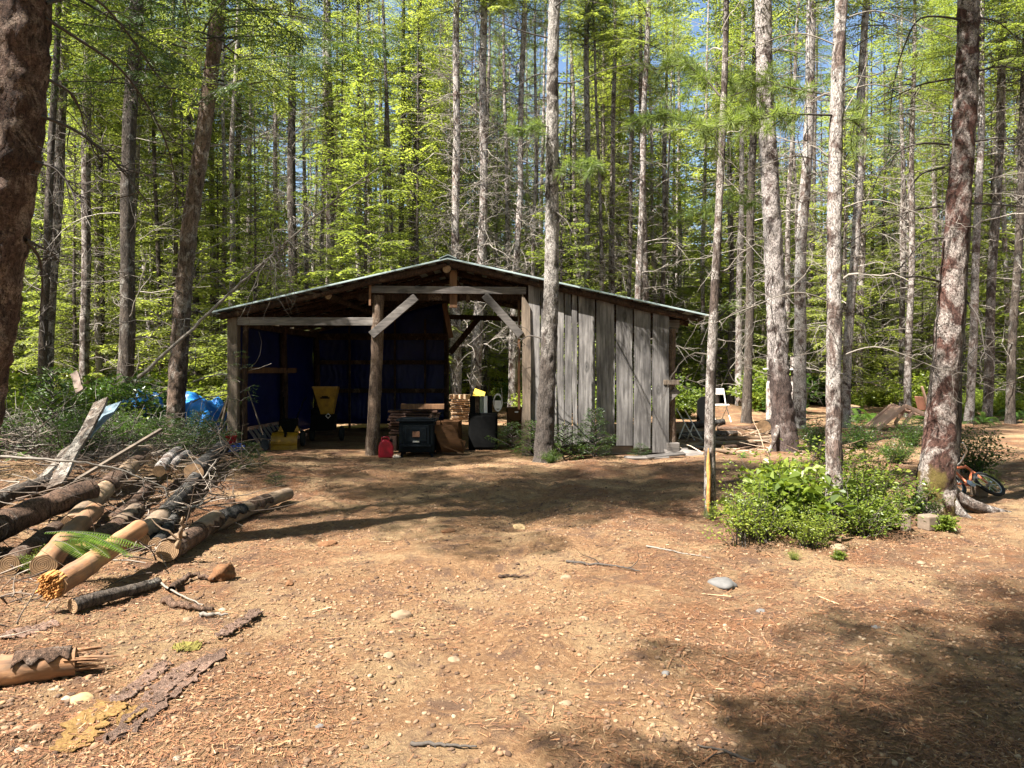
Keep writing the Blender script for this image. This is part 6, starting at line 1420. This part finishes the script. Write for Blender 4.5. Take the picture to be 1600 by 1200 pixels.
# scrap and chips at the right of the shed
r = rng(56); tb = []
for i in range(170):
    x = r.uniform(3.2, 6.2); y = r.uniform(13.2, 18.2); tb.append(curl([x, y, g1(x, y) + .03], r.normal(0, 1, 3) * [1, .6, .15], .2 + .6 * r.random(), r, .004 + .012 * r.random(), 5, .15, 0))
V, Fc = np_tubes(tb, 4); tag(obj('wood_scrap', mesh_np('wood_scrap', V, Fc, island('scrap', [(0, (.10, .06, .04)), (.5, (.28, .18, .11)), (1, (.5, .40, .30))], .9, 0))), 'scattered wood scrap and sticks right of the shed', 'wood scrap', kind='stuff')
# ------------------------------------------------------------------ ground litter
def litter(n, x0, x1, y0, y1, lmin, lmax, w_, seed, pw=1.6):
    r = rng(seed); y = y0 + (y1 - y0) * r.random(n) ** pw; x = (x0 + (x1 - x0) * r.random(n)) * (y / y1 * .9 + .1)
    dens = vn(x / .7, y / .7, seed) + .5 * vn(x / .25, y / .25, seed + 1); keep = (dens > r.normal(-.08, .22, n)) & (np.abs(x + .10 * y - .25) + 1.6 * vn(x / .5, y / .5, 77) > 1.9 * r.random(n) ** 1.6); x = x[keep]; y = y[keep]; n = len(x)
    a = r.random(n) * 6.283; l = lmin + (lmax - lmin) * r.random(n) ** 2; z = gz(x, y) + .004 + .008 * r.random(n); c = np.stack([x, y, z], 1)
    d = np.stack([np.cos(a), np.sin(a), r.normal(0, .14, n)], 1) * l[:, None] * .5; s = np.stack([-np.sin(a), np.cos(a), r.normal(0, .3, n)], 1) * (w_ * (.5 + r.random(n)))[:, None] * .5
    return np.stack([c - d - s, c + d * 1.0 - s * .6, c + d + s * .6, c - d + s], 1)
Q = np.concatenate([litter(170000, -8, 8, 2.5, 12, .02, .065, .003, 1), litter(11000, -9, 9, 2.5, 14, .012, .04, .007, 2), litter(2200, -9, 9, 2.5, 16, .06, .22, .007, 3)])
V = Q.reshape(-1, 3); tag(obj('needle_litter', mesh_np('needle_litter', V, np.arange(len(V)).reshape(-1, 4), island('litter', [(0, (.06, .024, .012)), (.4, (.17, .068, .028)), (.8, (.27, .125, .055)), (.96, (.34, .20, .10)), (1, (.44, .33, .20))], .9, 0))), 'orange brown fallen needles and chips strewn over the dirt', 'litter', kind='stuff')
def gravel(n, x0, x1, y0, y1, smin, smax, seed, pw=1.5, mat=None):
    import bmesh as bm_
    b = bm_.new(); bm_.ops.create_icosphere(b, subdivisions=2, radius=1); b.verts.ensure_lookup_table(); SV = np.array([v.co[:] for v in b.verts]); SF = np.array([[v.index for v in f.verts] for f in b.faces]); b.free()
    r = rng(seed); y = y0 + (y1 - y0) * r.random(n) ** pw; x = (x0 + (x1 - x0) * r.random(n)) * (y / y1 * .9 + .1)
    dens = vn(x / .9, y / .9, seed + 5); keep = dens > r.normal(-.05, .2, n); x = x[keep]; y = y[keep]; n = len(x)
    s = smin + (smax - smin) * r.random(n) ** 3.5; nz = 1 + .30 * r.normal(0, 1, (n, len(SV))).clip(-1.6, 1.6) * .5
    sc = np.stack([s * r.uniform(.8, 1.4, n), s * r.uniform(.7, 1.1, n), s * r.uniform(.45, .8, n)], 1); a = r.random(n) * 6.283
    L = SV[None] * sc[:, None, :] * nz[:, :, None]; X = L[..., 0] * np.cos(a)[:, None] - L[..., 1] * np.sin(a)[:, None]; Y_ = L[..., 0] * np.sin(a)[:, None] + L[..., 1] * np.cos(a)[:, None]
    V = np.stack([X + x[:, None], Y_ + y[:, None], L[..., 2] + (gz(x, y) + sc[:, 2] * .25)[:, None]], -1).reshape(-1, 3); Fc = (SF[None] + (np.arange(n) * len(SV))[:, None, None]).reshape(-1, 3)
    return mesh_np('gravel', V, Fc, mat or island('gravel_mat', [(0, (.07, .040, .023)), (.5, (.19, .115, .066)), (.88, (.22, .145, .083)), (1, (.30, .22, .14))], .9, .3), False)
tag(obj('gravel', gravel(42000, -8.5, 8.5, 2.4, 13, .0025, .0155, 8)), 'small stones and clods scattered over the dirt', 'gravel', kind='stuff')
tag(obj('soil_clods', gravel(52000, -8.5, 8.5, 2.4, 14, .002, .016, 12, 1.4, island('clod_mat', [(0, (.05, .026, .014)), (.5, (.15, .080, .040)), (1, (.26, .15, .078))], .95, .3))), 'crumbs and clods of brown soil scattered over the dirt', 'soil', kind='stuff')
